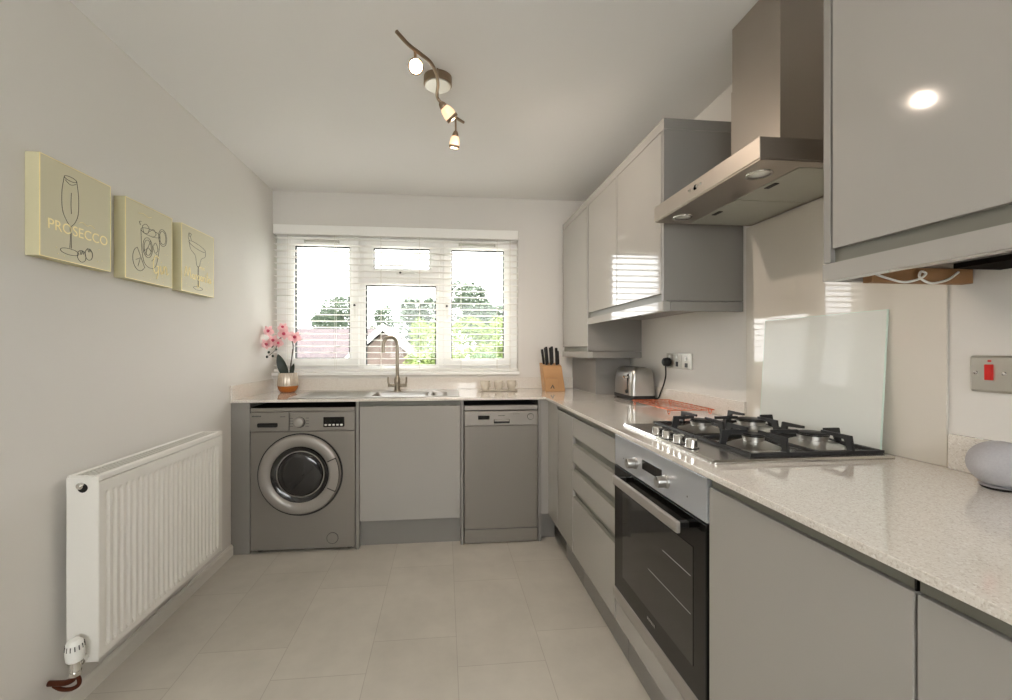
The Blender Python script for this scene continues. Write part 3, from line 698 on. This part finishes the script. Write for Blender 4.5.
# knife block
kbk = thing('knife_block', 'beech wood knife block holding black handled knives, in the far right corner', 'knife block', (.77, 3.02, TT))
z0 = TT+.0005
poly = [(.695, 2.985, z0), (.845, 2.985, z0), (.825, 2.985+.02, z0+.188), (.680, 2.985+.02, z0+.188)]
b = B(); loft(b, [[Vector(p) for p in ((.708, 2.975, z0), (.850, 2.975, z0), (.850, 3.085, z0), (.708, 3.085, z0))], [Vector(p) for p in ((.690, 2.995, z0+.180), (.828, 2.995, z0+.180), (.828, 3.10, z0+.200), (.690, 3.10, z0+.200))]], cap0=True, cap1=True)
obj('block', b, 'wood', kbk, bevel=.003)
b = B(); loft(b, [[Vector(p) for p in ((.704, 2.962, z0), (.800, 2.962, z0), (.800, 2.980, z0), (.704, 2.980, z0))], [Vector(p) for p in ((.706, 2.966, z0+.095), (.794, 2.966, z0+.095), (.794, 2.990, z0+.095), (.706, 2.990, z0+.095))]], cap0=True, cap1=True)
fb_ = obj('front_slot', b, 'wood', kbk, bevel=.002)
b = add_prism(B(), [(.738, 2.9625, z0+.022), (.746, 2.9625, z0+.022), (.755, 2.9632, z0+.040), (.762, 2.9625, z0+.022), (.770, 2.9625, z0+.022), (.756, 2.9636, z0+.050)], (0, -.0015, 0)); obj('maker_mark', b, 'ink', fb_)
k0 = None
for i, (x, y, h, ln) in enumerate(((.697, 3.05, .0, -.014), (.709, 3.02, .012, -.010), (.727, 3.06, .018, -.012), (.745, 3.03, .012, -.008), (.763, 3.06, .02, -.006), (.783, 3.02, .01, -.004), (.803, 3.05, -.012, -.006))):
    lab = ['leftmost', 'second from left', 'third from left', 'middle', 'third from right', 'second from right', 'rightmost'][i]+' of the seven black knife handles in the beech block'
    x += .016; p, q = (x, y, z0+.186), (x+ln, y, z0+.298+h)
    kt = thing('knife', lab, 'knife', p, 'knives in the beech block')
    obj('knife_handle', tube(smooth_path([p, ((p[0]+q[0])/2, y-.002, (p[2]+q[2])/2), q], 3), .008, 8, radii=[.008, .0092, .0098, .0095, .0095, .0102, .009]), 'dark', kt, smooth=50)
    obj('blade', box(x-.001, x+.001, y-.009, y+.009, z0+.12, z0+.187), 'steel', kt)

# espresso cups on scalloped saucer tray
tr = thing('cup_tray', 'scalloped white china tray under three small cups beside the window wall', 'tray', (.385, 3.05, TT))
cxs = (.287, .385, .478)
b = B(); n = 96; loops = []
for z, gr in ((TT+.0005, -.014), (TT+.003, -.012), (TT+.009, -.002), (TT+.011, -.002), (TT+.007, -.014)):
    lp = []
    for k in range(n):
        a = 2*PI*k/n; r_ = .045+gr+.0035*math.cos(12*a); ex = .098*math.copysign(min(1, abs(math.cos(a))*1.6), math.cos(a)); lp.append(Vector((.3825+ex*.98+r_*math.cos(a), 3.05+r_*math.sin(a), z+.0015*math.cos(12*a)*(gr > 0))))
    loops.append(lp)
loft(b, loops, cap0=True, cap1=True); obj('dish', b, 'china', tr, smooth=60)
cup0 = None
def make_cup(x, lab):
    t = thing('espresso_cup', lab, 'cup', (x, 3.05, TT+.009), 'espresso cups on the scalloped tray')
    obj('bowl', lathe((x, 3.05, TT+.0095), (0, 0, 1), [(0, 0), (.022, 0), (.024, .005), (.031, .025), (.0335, .058), (.0335, .066), (.032, .066), (.030, .03), (.02, .008), (0, .006)], 32), 'china', t, smooth=50)
    obj('handle', tube(smooth_path([(x+.024, 3.05-.022, TT+.062), (x+.036, 3.05-.032, TT+.058), (x+.036, 3.05-.032, TT+.038), (x+.024, 3.05-.02, TT+.03)], 5), .0035, 8), 'china', t, smooth=60)
    return t
cup0 = make_cup(cxs[0], 'left white espresso cup of the three on the scalloped tray')
copy_tree(cup0, (cxs[1], 3.05, TT+.009), label='middle white espresso cup of the three on the scalloped tray')
copy_tree(cup0, (cxs[2], 3.05, TT+.009), label='right white espresso cup of the three on the scalloped tray')

# copper cooling rack
rk = thing('cooling_rack', 'copper wire cooling rack lying between the toaster and the hob', 'rack', (1.11, 2.02, TT))
rx0, rx1, ry0, ry1, rz = 1.005, 1.215, 1.83, 2.24, TT+.022
b = tube([Vector((p.x, p.y, rz)) for p in rr(rx0, rx1, ry0, ry1, .012, rz)], .0022, 8, closed=True)
obj('rim', b, 'copper', rk, smooth=60)
b = B()
for k in range(1, 10): y = ry0+(ry1-ry0)*k/10; add_cyl(b, (rx0, y, rz), (rx1, y, rz), .0011, 6)
for k in range(1, 5): x = rx0+(rx1-rx0)*k/5; add_cyl(b, (x, ry0, rz-.002), (x, ry1, rz-.002), .0011, 6)
obj('wire_grid', b, 'copper', rk)
for x in (rx0+.006, rx1-.006):
    for y in (ry0+.03, ry1-.03):
        obj('foot', tube(smooth_path([(x, y-.012, rz), (x, y-.007, TT+.004), (x, y, TT+.0024), (x, y+.007, TT+.004), (x, y+.012, rz)], 4), .002, 6), 'copper', rk)

# orchid
oc = thing('potted_orchid', 'pink artificial orchid in ribbed copper and clear pot, left end of the window worktop', 'plant', (-1.083, 3.12, TT))
ox, oy = -1.083, 3.12
n = 96
def pot_ring(r, z): return [Vector((ox+(r*(1+.025*math.cos(24*2*PI*k/n)))*math.cos(2*PI*k/n), oy+(r*(1+.025*math.cos(24*2*PI*k/n)))*math.sin(2*PI*k/n), TT+z)) for k in range(n)]
b = B(); loft(b, [pot_ring(r, z) for r, z in ((.036, .0005), (.045, .002), (.060, .022), (.066, .045))], cap0=True); 
M['potcopper'] = mat('metallic copper glaze', (200, 128, 66), .25, metal=.8); M['potclear'] = mat('smoky ribbed glass', (205, 192, 176), .12, coat=.5, metal=.3)
pot = obj('pot', b, 'potcopper', oc, smooth=60)
b = B(); loft(b, [pot_ring(r, z) for r, z in ((.066, .045), (.067, .065), (.063, .10), (.057, .135), (.053, .135), (.055, .10), (.05, .09))], cap1=True)
obj('pot_rim', b, 'potclear', pot, smooth=60)
st = [(ox+.01, oy, TT+.09), (ox+.018, oy, TT+.18), (ox+.03, oy, TT+.26), (ox+.036, oy, TT+.32), (ox+.02, oy-.01, TT+.375), (ox-.02, oy-.02, TT+.39), (ox-.06, oy-.02, TT+.355), (ox-.10, oy-.02, TT+.31)]
obj('stem', tube(smooth_path(st, 6), .0042, 8), 'stem', oc, smooth=60)
b = B(); add_tube(b, smooth_path([(ox-.045, oy-.02, TT+.37), (ox-.06, oy-.03, TT+.33), (ox-.075, oy-.03, TT+.29), (ox-.115, oy-.03, TT+.255)], 5), .0022, 6)
add_tube(b, smooth_path([(ox+.01, oy+.002, TT+.10), (ox+.02, oy+.012, TT+.22), (ox+.028, oy+.012, TT+.30)], 5), .004, 6)
obj('side_stem', b, 'stem', oc)
def add_leaf(bm, base, tip, w, nrm):
    base, tip = Vector(base), Vector(tip); d = tip-base; s = d.cross(Vector(nrm)).normalized(); nn = Vector(nrm).normalized(); N_ = 10; A = []
    for k in range(N_+1):
        t = k/N_; ww = w*math.sin(PI*min(1, (t*.93+.07)))**.7; c = base+d*t+nn*.02*math.sin(PI*t)
        A.append((c-s*ww+nn*.008, c, c+s*ww+nn*.008))
    for off in (Vector((0, 0, 0)), nn*-.0025):
        V = [[bm.verts.new(p+off) for p in r_] for r_ in A]
        for p, q in zip(V, V[1:]):
            for i in (0, 1): bm.faces.new((p[i], p[i+1], q[i+1], q[i]))
b = B(); add_leaf(b, (ox+.0, oy-.01, TT+.09), (ox-.055, oy-.03, TT+.265), .030, (.2, -1, .1)); obj('leaf', b, 'leaf', oc, smooth=80)
b = B(); add_leaf(b, (ox+.01, oy+.0, TT+.09), (ox+.03, oy+.03, TT+.20), .014, (.4, -1, .1)); obj('leaf', b, 'leaf', oc, smooth=80)
def flower(c, r, tilt):
    b = B(); c = Vector(c); f = Vector(tilt).normalized(); _, a, u = frame_for(f)
    for k in range(5):
        an = 2*PI*k/5+PI/2; d = (a*math.cos(an)+u*math.sin(an)); wide = .50 if k in (1, 4) else .30
        N_ = 7; rows = []
        for q in range(N_+1):
            t = q/N_; w = r*wide*math.sin(PI*(t*.9+.1))**.6 if t < 1 else .0005
            cc = c+d*(r*t)+f*(r*.25*math.sin(PI*t*.8)); s = f.cross(d).normalized()*w
            rows.append([cc-s-f*r*.05, cc, cc+s-f*r*.05])
        V = [[b.verts.new(p) for p in rw] for rw in rows]
        for p, q in zip(V, V[1:]):
            for i in (0, 1): b.faces.new((p[i], p[i+1], q[i+1], q[i]))
    bmesh.ops.solidify(b, geom=list(b.faces), thickness=.0008)
    fl = obj('flower', b, 'petal', oc, smooth=80)
    obj('lip', add_lathe(B(), c+f*r*.1, f, [(0, 0), (r*.22, r*.08), (r*.26, r*.25), (r*.12, r*.42), (0, r*.45)], 10), 'petal_core', fl, smooth=60)
for c, r, tl in (((-1.20, oy-.02, 1.325), .042, (-.2, -1, -.1)), ((-1.105, oy-.03, 1.348), .036, (.1, -1, .4)), ((-1.095, oy-.035, 1.308), .045, (.1, -1, -.3)),
                 ((-1.165, oy-.03, 1.262), .042, (-.1, -1, -.2)), ((-1.135, oy-.03, 1.245), .036, (.2, -1, -.3)), ((-1.030, oy-.02, 1.283), .046, (.3, -1, .0)), ((-1.205, oy-.045, 1.235), .040, (.1, -1, -.2))):
    flower(c, r, tl)
for c in ((-1.198, oy-.03, 1.176), (-1.150, oy-.03, 1.196), (-1.172, oy-.03, 1.150), (-1.210, oy-.03, 1.145)):
    obj('bud', lathe((c[0], c[1], c[2]-.009), (0, 0, 1), [(0, 0), (.007, .004), (.0085, .010), (.005, .018), (0, .02)], 12), 'leaf', oc, smooth=60)

# ------------------------------------------------------------------ radiator
RY0, RY1, RZ0, RZ1, RFX = 1.512, 2.285, .185, .787, -1.110
rd = thing('radiator', 'white fluted panel radiator mounted on the left wall below the drink canvases', 'radiator', (-1.16, 1.9, .185))
nF = 24; pitch = (RY1-RY0-.05)/nF; cols = [(RY0, 0), (RY0+.012, 0)]
for k in range(nF):
    y = RY0+.025+k*pitch; cols += [(y, 0), (y+pitch*.22, 1), (y+pitch*.42, 1), (y+pitch*.62, 0)]
cols += [(RY1-.012, 0), (RY1, 0)]
rows = [(RZ0+.008, 0), (RZ0+.030, 0), (RZ0+.042, 1), (RZ1-.072, 1), (RZ1-.060, 0), (RZ1-.022, 0)]
b = B(); V = [[b.verts.new((RFX-.007*g*h, y, z)) for y, g in cols] for z, h in rows]
for p, q in zip(V, V[1:]):
    for i in range(len(cols)-1): b.faces.new((p[i], p[i+1], q[i+1], q[i]))
V2 = {}
edge = [v for v in V[0]]+[V[r][-1] for r in range(1, len(rows))]+[v for v in reversed(V[-1][:-1])]+[V[r][0] for r in range(len(rows)-2, 0, -1)]
back = [b.verts.new((RFX-.014, v.co.y, v.co.z)) for v in edge]
for i in range(len(edge)): j = (i+1) % len(edge); b.faces.new((edge[i], edge[j], back[j], back[i]))
b.faces.new(back)
obj('front_panel', b, 'radiator', rd, smooth=20)
b = box(-1.193, -1.180, RY0+.01, RY1-.01, RZ0+.02, RZ1-.03, .004); obj('rear_panel', b, 'radiator', rd)
for y in (RY0-.0022, RY1+.0002): obj('end_panel', box(-1.206, RFX-.0005, y, y+.002, RZ0, RZ1-.008, .0007), 'radiator', rd)
b = B()
for x0_, x1_ in ((-1.206, -1.196), (-1.124, RFX+.0015)): add_box(b, x0_, x1_, RY0, RY1, RZ1-.020, RZ1, .003)
add_box(b, -1.196, -1.124, RY0, RY0+.012, RZ1-.010, RZ1-.002); add_box(b, -1.196, -1.124, RY1-.012, RY1, RZ1-.010, RZ1-.002)
obj('top_rim', b, 'radiator', rd)
b = B(); ng = 44
for k in range(ng): y = RY0+.014+(RY1-RY0-.028)*k/ng; add_box(b, -1.196, -1.124, y, y+.009, RZ1-.009, RZ1-.004)
for x in (-1.19, -1.172, -1.154, -1.136): add_box(b, x-.003, x+.003, RY0+.012, RY1-.012, RZ1-.0085, RZ1-.0035)
obj('top_grille', b, 'radgrille', rd)
b = cyl((-1.162, RY0+.02, RZ1-.032), (-1.162, RY0-.010, RZ1-.032), .0105, 18); add_cyl(b, (-1.162, RY0-.010, RZ1-.032), (-1.162, RY0-.016, RZ1-.032), .006, 6)
obj('bleed_plug', b, 'chrome', rd, smooth=30)
obj('plug_hole', lathe((-1.158, RY0-.0022, RZ1-.040), (0, -1, 0), [(0, -.0005), (.015, -.0005), (.015, .0006), (0, .0006)], 20), 'dark', rd)
for y in (RY0+.12, RY1-.15): obj('wall_bracket', box(LX+.0002, -1.194, y, y+.03, RZ0+.05, RZ1-.06), 'radiator', rd)
vv = thing('radiator_valve', 'white thermostatic valve head on copper pipe at the radiator\'s near bottom corner', 'radiator valve', (-1.152, 1.472, .08))
vx, vy, vz = -1.150, 1.472, .196
b = cyl((vx, RY0-.0040, vz+.012), (vx, vy, vz+.006), .011, 16); add_cyl(b, (vx, RY0-.006, vz+.011), (vx, RY0-.022, vz+.009), .015, 6); add_cyl(b, (vx, vy, vz-.022), (vx, vy, vz+.03), .0135, 16); add_cyl(b, (vx, vy, vz-.022), (vx, vy, vz-.010), .017, 6)
obj('valve_body', b, 'chrome', vv, smooth=30)
ax = Vector((0, -.05, 1)).normalized(); c0 = Vector((vx, vy, vz+.024))
hdv = obj('thermostatic_head', lathe(c0, ax, [(0, 0), (.019, 0), (.0225, .004), (.024, .022), (.0235, .046), (.020, .060), (.013, .067), (0, .069)], 32), 'white', vv, smooth=35)
b = B()
for k in range(14):
    a = 2*PI*k/14; d, a_, b_ = frame_for(ax); o_ = a_*math.cos(a)+b_*math.sin(a)
    add_tube(b, [c0+ax*.040+o_*.0240, c0+ax*.054+o_*.0222], .0014, 5)
obj('grip_slot', b, 'ink', hdv)
b = tube(smooth_path([(vx, vy, vz-.018), (vx-.002, vy, vz-.028), (vx-.010, vy, vz-.038), (vx-.025, vy, vz-.044), (vx-.045, vy+.004, vz-.048), (LX+.001, vy+.012, vz-.052)], 6), .0085, 14)
obj('copper_pipe', b, 'pipe', vv, smooth=60)
b = tube(smooth_path([(vx+.002, vy, vz-.020), (vx+.011, vy, vz-.036), (vx+.009, vy, vz-.054), (vx-.010, vy-.002, vz-.064), (vx-.04, vy, vz-.064), (vx-.066, vy+.006, vz-.056)], 6), .006, 12)
obj('pipe_collar', b, 'pipe', vv, smooth=60)

# ------------------------------------------------------------------ canvases on the left wall
def canvas(label, y0, y1, z0, z1):
    t = thing('canvas_print', label, 'wall art', (LX+.02, (y0+y1)/2, z0), 'gold edged drinks canvases on the left wall')
    obj('stretcher', box(LX+.0005, -1.1965, y0, y1, z0, z1, .0015), 'canvas_side', t)
    obj('face', box(-1.1965, -1.1955, y0+.003, y1-.003, z0+.003, z1-.003), 'canvas', t)
    obj('gilt_edge', slab([y0+.0005, y0+.0028, y1-.0028, y1-.0005], [z0+.0005, z0+.0028, z1-.0028, z1-.0005], lambda i, j: not (i == 1 and j == 1), -1.1967, -1.1950, lambda u, v, t_: (t_, u, v)), 'gold', t)
    P_ = lambda a, b_: (-1.1952, y0+(y1-y0)*a, z0+(z1-z0)*b_)
    def strokes(name, m, lines, r=.0007, sm=True):
        b = B()
        for ln in lines:
            pts = [P_(*p) for p in ln]
            add_tube(b, smooth_path(pts, 4) if sm and len(pts) > 2 else pts, r, 5)
        return obj(name, b, m, t)
    return t, P_, strokes
def ell(cx, cz, rx, rz, a0=0, a1=2*PI, n=12, rot=0):
    out = []
    for k in range(n+1):
        a = a0+(a1-a0)*k/n; x, z = rx*math.cos(a), rz*math.sin(a)
        out.append((cx+x*math.cos(rot)-z*math.sin(rot), cz+x*math.sin(rot)+z*math.cos(rot)))
    return out
def dots(strokes, pts): strokes('gold_speck', 'gold', [[(x, z), (x+.008, z+.003)] for x, z in pts], .0012, False)
# prosecco
t, P_, S = canvas('square cream canvas with a tall flute glass and gold PROSECCO lettering', 1.405, 1.680, 1.472, 1.780)
S('drawing', 'ink', [[(x-.05, z+.01) for x, z in ln] for ln in [ell(.44, .86, .085, .022), [(.355, .86), (.325, .70), (.33, .52), (.38, .42), (.425, .375)], [(.525, .86), (.55, .70), (.545, .52), (.50, .42), (.455, .375)],
                     [(.432, .375), (.436, .25), (.43, .14)], [(.449, .375), (.449, .25), (.452, .14)], ell(.43, .10, .125, .032), [(.365, .83), (.44, .80), (.515, .83)],
                     [(.45, .72), (.445, .6), (.45, .5)], ell(.595, .085, .062, .062), [(.57, .14), (.585, .10), (.60, .15), (.615, .11), (.63, .145)], ell(.70, .125, .055, .062), [(.68, .19), (.70, .15), (.715, .19), (.73, .16)]]], .0008)
tb = text_mesh('PROSECCO', .046, P_(.09, .29), (0, 1, 0), (0, 0, 1), .0005, spacing=1.0); obj('lettering', tb, 'gold', t)
S('script_line', 'gold', [[(.50, .44), (.56, .46), (.62, .44), (.68, .46), (.74, .44)]], .0010)
dots(S, [(.20, .12), (.85, .10), (.30, .05), (.78, .08), (.80, .22), (.22, .06)])
# gin
t, P_, S = canvas('square cream canvas with an ice filled tumbler and gold handwritten Gin', 1.750, 2.032, 1.464, 1.772)
S('drawing', 'ink', [[(.30, .66), (.32, .40), (.38, .24), (.52, .20), (.62, .26), (.68, .45), (.71, .66)], ell(.505, .67, .205, .045), ell(.44, .46, .10, .13), ell(.44, .46, .075, .10), [(.36, .40), (.44, .46), (.50, .56)], [(.40, .36), (.44, .46), (.52, .42)],
                     ell(.77, .665, .095, .115), ell(.77, .665, .072, .09), [(.33, .72), (.40, .76), (.47, .72), (.44, .65), (.36, .64), (.33, .72)], [(.48, .68), (.56, .73), (.62, .67), (.54, .62)], [(.55, .50), (.61, .56), (.66, .48), (.60, .42), (.55, .50)],
                     ell(.27, .28, .13, .15, PI*.6, PI*1.75), [(.23, .42), (.38, .18)], [(.20, .26), (.29, .30)], [(.24, .18), (.29, .30)], [(.29, .72), (.27, .76), (.31, .77)], [(.52, .30), (.60, .36), (.64, .42)]], .0008)
S('lettering', 'gold', [[(.68, .36), (.62, .39), (.57, .33), (.56, .22), (.60, .15), (.66, .19), (.67, .25), (.62, .25)], [(.67, .25), (.665, .15), (.63, .08)], [(.72, .27), (.725, .18), (.75, .16), (.77, .2)],
                        [(.79, .28), (.795, .17)], [(.795, .22), (.83, .28), (.86, .24), (.865, .17), (.90, .19)], [(.73, .315), (.735, .32)]], .0024)
S('script_line', 'gold', [[(.25, .86), (.35, .88), (.45, .86), (.52, .88)]], .0010)
dots(S, [(.15, .14), (.22, .08), (.35, .07), (.48, .05), (.55, .09), (.66, .06), (.78, .05), (.30, .13), (.75, .12), (.88, .45), (.82, .44), (.60, .03)])
# margarita
t, P_, S = canvas('square cream canvas with a wide cocktail glass and gold handwritten Margarita', 2.100, 2.376, 1.464, 1.775)
S('drawing', 'ink', [ell(.46, .74, .26, .04, rot=-.12), [(.20, .77), (.26, .66), (.38, .60), (.42, .52), (.44, .44), (.52, .44), (.55, .52), (.60, .58), (.70, .62), (.72, .70)], [(.475, .44), (.47, .25), (.475, .12)], [(.495, .44), (.495, .25), (.49, .12)], ell(.48, .09, .14, .028),
                     ell(.24, .84, .055, .06, PI*.2, PI*1.5), [(.20, .90), (.28, .80)], [(.22, .84), (.26, .86)]], .0008)
S('lettering', 'gold', [[(.08, .22), (.12, .38), (.17, .24), (.22, .38), (.26, .22)], ell(.325, .255, .03, .035), [(.355, .29), (.358, .22), (.38, .23)], [(.40, .29), (.405, .22)], [(.405, .26), (.43, .295), (.45, .28)],
                        ell(.49, .255, .03, .035), [(.52, .29), (.515, .16), (.48, .10), (.44, .14)], ell(.575, .255, .028, .035), [(.603, .29), (.605, .22), (.62, .23)], [(.64, .29), (.642, .22)], [(.642, .26), (.665, .29), (.68, .28)],
                        [(.71, .29), (.712, .22), (.73, .23)], [(.71, .325), (.713, .33)], [(.77, .38), (.765, .25), (.79, .22)], [(.74, .31), (.80, .315)], ell(.845, .255, .028, .035), [(.873, .29), (.875, .22), (.91, .25)]], .0021)
obj('lettering_small', text_mesh('PINK', .020, P_(.52, .40), (0, 1, 0), (0, 0, 1), .0004, spacing=1.1), 'gold', t)
dots(S, [(.12, .12), (.20, .08), (.30, .14), (.66, .12), (.74, .09), (.82, .14), (.60, .52), (.70, .47), (.80, .55), (.25, .05), (.86, .70), (.78, .48)])

# ------------------------------------------------------------------ ceiling light
cl = thing('ceiling_spotlight_bar', 'curved nickel ceiling bar light with three lit glass spotlights', 'ceiling light', (-.028, 1.85, CZ))
obj('rose', lathe((-.028, 1.845, CZ-.0002), (0, 0, -1), [(0, 0), (.060, 0), (.060, .030), (.057, .033), (0, .034)], 40), 'bronze', cl, smooth=30)
obj('rose_face', lathe((-.028, 1.845, CZ-.034), (0, 0, -1), [(0, 0), (.055, 0), (.053, .003), (0, .004)], 40), 'socket', cl, smooth=30)
bz = 2.245
bar = [(-.160, 1.462, bz+.01), (-.125, 1.505, bz), (-.085, 1.550, bz), (-.052, 1.590, bz), (-.032, 1.650, bz), (-.026, 1.720, bz), (-.031, 1.800, bz), (-.012, 1.850, bz), (.022, 1.90, bz), (.050, 1.955, bz), (.088, 2.01, bz+.008)]
obj('bar', tube(smooth_path(bar, 5), .0065, 12), 'bronze', cl, smooth=60)
b = B()
for y in (1.70, 1.80): add_cyl(b, (-.028, y, bz), (-.028, y+.04, CZ-.030), .004, 10)
obj('support_rod', b, 'bronze', cl)
def spot(base, d, s=1.0):
    base = Vector(base); d = Vector(d).normalized()
    h = obj('spot_cap', lathe(base, d, [(0, 0), (.009*s, .001), (.015*s, .012), (.017*s, .022), (.0165*s, .024)], 24), 'bronze', cl, smooth=40)
    obj('glass_shade', lathe(base+d*.022*s, d, [(.015*s, 0), (.022*s, .012*s), (.0265*s, .035*s), (.0255*s, .052*s), (.022*s, .054*s)], 28), 'frost', h, smooth=50)
    obj('shade_ring', lathe(base+d*.068*s, d, [(.0255*s, 0), (.0275*s, .002), (.0265*s, .014*s), (.0235*s, .014*s), (.0235*s, 0)], 28), 'bronze', h, smooth=30)
    obj('bulb', lathe(base+d*.050*s, d, [(.008*s, 0), (.018*s, .010*s), (.022*s, .022*s), (.016*s, .030*s), (0, .034*s)], 20), 'bulb', h, smooth=60)
    ld = bpy.data.lights.new('bulb_light', 'SPOT'); ld.energy = LAMP; ld.color = (1, .84, .71); ld.shadow_soft_size = .012; ld.spot_size = 2.45; ld.spot_blend = .7
    lo = bpy.data.objects.new('bulb_light', ld); C.objects.link(lo); lo.location = base+d*.088*s; lo.rotation_euler = d.to_track_quat('-Z', 'Y').to_euler()
LAMP = 7.0
b = cyl((-.103, 1.535, bz-.004), (-.105, 1.60, bz-.012), .005, 10)
obj('spot_arm', b, 'bronze', cl); obj('spot_arm', cyl((-.030, 1.815, bz), (-.016, 1.82, bz-.012), .005, 10), 'bronze', cl); obj('spot_arm', cyl((.050, 1.955, bz), (.053, 2.03, bz-.026), .0045, 10), 'bronze', cl)
spot((-.105, 1.600, bz-.012), (.06, -.82, -.55)); spot((-.018, 1.822, bz-.012), (.62, .30, -.62)); spot((.053, 2.03, bz-.024), (-.10, .30, -.9), .9)

# ------------------------------------------------------------------ outside the window
tag(obj('lawn', box(-40, 40, 8.0, 60, -.6, -.3), 'grass'), 'green garden ground beyond the window', 'ground')['kind'] = 'structure'
M['paving'] = mat('pale paving', (176, 172, 164), .9, mottled=(2, .05))
tag(obj('bounce_patio', box(-12, 12, BY+.4, 7.99, -.6, -.3), 'paving'), 'pale paved ground added outside the window to bounce daylight in', 'bounce_patio')['kind'] = 'structure'  # pale ground added to bounce daylight up to the ceiling
GX = -1.62
def roof_house(label, x0, x1, y0, y1, ze, zr, gable_x=False):
    t = thing('house', label, 'house', ((x0+x1)/2, (y0+y1)/2, -.3))
    obj('wall', box(x0+.2, x1-.2, y0+.2, y1-.2, -.3, ze), 'render_wall', t)
    if gable_x:   # gable facing us, ridge runs along y
        xm = (x0+x1)/2
        obj('gable', prism([(x0+.2, y0+.2, ze), (x1-.2, y0+.2, ze), (xm, y0+.2, zr-.1)], (0, y1-y0-.4, 0)), 'render_wall', t)
        obj('roof', prism([(x0, y0, ze-.1), (xm, y0, zr), (x1, y0, ze-.1), (x1, y0, ze), (xm, y0, zr+.12), (x0, y0, ze)], (0, y1-y0, 0)), 'roof', t)
        obj('bargeboard', prism([(x0, y0-.03, ze-.14), (xm, y0-.03, zr-.06), (x1, y0-.03, ze-.14), (x1, y0-.03, ze+.02), (xm, y0-.03, zr+.13), (x0, y0-.03, ze+.02)], (0, .03, 0)), 'upvc', t)
    else:
        ym = (y0+y1)/2
        obj('roof', prism([(x0, y0, ze-.1), (x0, ym, zr), (x0, y1, ze-.1), (x0, y1, ze), (x0, ym, zr+.1), (x0, y0, ze)], (x1-x0, 0, 0)), 'roof', t)
    return t
roof_house('neighbouring house with a long brown tiled roof seen through the left pane', -8.5, -1.9, 14.0, 19.0, .25, 1.9)
roof_house('small gabled house with white bargeboards seen behind the tap', GX-1.15, GX+1.15, 11.6, 13.9, .82, 1.78, True)
def tree(name, label, cat, c, rx, ry, rz, mname, n, leaf=.14, trunk=True):
    c = Vector(c); t = thing(name, label, cat, (c.x, c.y, -.3))
    b = B(); rnd = random.Random(len(label)*7+int(c.x*10))
    lumps = [(Vector((rnd.uniform(-.6, .6)*rx, rnd.uniform(-.5, .5)*ry, rnd.uniform(-.65, .7)*rz)), rnd.uniform(.3, .55)) for _ in range(12)]
    for k in range(n):
        lc, lr = lumps[k % 12]
        v = Vector((rnd.gauss(0, 1), rnd.gauss(0, 1), rnd.gauss(0, 1))).normalized()*lr*rnd.uniform(.7, 1.05)
        p = c+lc+Vector((v.x*rx, v.y*ry, v.z*rz)); a = Vector((rnd.gauss(0, 1), rnd.gauss(0, 1), rnd.gauss(0, 1))).normalized(); _, s, u = frame_for(a); L_ = leaf*rnd.uniform(.6, 1.3)
        b.faces.new([b.verts.new(p-s*L_*.5), b.verts.new(p+u*L_*.28), b.verts.new(p+s*L_*.5), b.verts.new(p-u*L_*.28)])
    obj('foliage', b, mname, t)
    if trunk: obj('trunk', cyl((c.x, c.y, -.3), (c.x, c.y, c.z), .12, 8, .05), 'bark', t)
tree('tree', 'round dark tree above the roof in the left pane', 'tree', (-5.6, 21.8, 2.6), 1.15, 1.2, 1.25, 'foliage_dark', 5000)
tree('hedge', 'low green hedge line at the far left of the view', 'hedge', (-9.2, 24.6, 1.7), 2.6, .8, .6, 'foliage_mid', 4500, trunk=False)
tree('tree', 'dark tree behind the small gabled house', 'tree', (-3.1, 21.2, 2.2), .75, .9, 1.3, 'foliage_dark', 4000)
tree('tree', 'dark tree between the gabled house and the light bush', 'tree', (-1.1, 17.9, 2.25), .95, .9, 1.2, 'foliage_dark', 4000)
tree('tree', 'tall grey green tree in the right pane', 'tree', (1.25, 16.0, 2.45), 1.35, 1.1, 1.5, 'foliage_dark', 6500)
tree('bush', 'yellow green bush beside the centre pane\'s right edge', 'bush', (-.25, 9.5, .85), .60, .6, 1.0, 'foliage_light', 6000, .08)
tree('bush', 'large light green bush filling the lower right pane', 'bush', (1.25, 10.9, .95), 1.25, .8, 1.05, 'foliage_light', 9000, .09)
tree('bush', 'low mid green bush in front of the light bush in the right pane', 'bush', (.85, 8.4, .45), .85, .5, .65, 'foliage_mid', 7000, .08)

# ------------------------------------------------------------------ light, camera, colour
w = bpy.data.worlds.new('World'); bpy.context.scene.world = w; w.use_nodes = True
bg = w.node_tree.nodes['Background']; bg.inputs[0].default_value = (1, .982, 1.015, 1); bg.inputs[1].default_value = 3.4
cam = bpy.data.cameras.new('Camera'); co = bpy.data.objects.new('Camera', cam); C.objects.link(co)
cam.sensor_fit = 'HORIZONTAL'; cam.sensor_width = 36; cam.lens = 430.95/1012*36
cam.shift_x = (506-487.88)/1012; cam.shift_y = .48/1012; cam.clip_start = .02; cam.clip_end = 200
co.location = (0, 0, 1.1896); co.rotation_euler = (PI/2, 0, -.1004)
sc = bpy.context.scene; sc.camera = co
sc.view_settings.view_transform = 'Standard'; sc.view_settings.look = 'None'; sc.view_settings.gamma = 1; sc.view_settings.use_curve_mapping = False
sc.view_settings.exposure = 1.45
sc.cycles.use_denoising = True; sc.cycles.max_bounces = 12; sc.cycles.diffuse_bounces = 8; sc.cycles.glossy_bounces = 6; sc.cycles.transparent_max_bounces = 16
sc.cycles.sample_clamp_indirect = 6
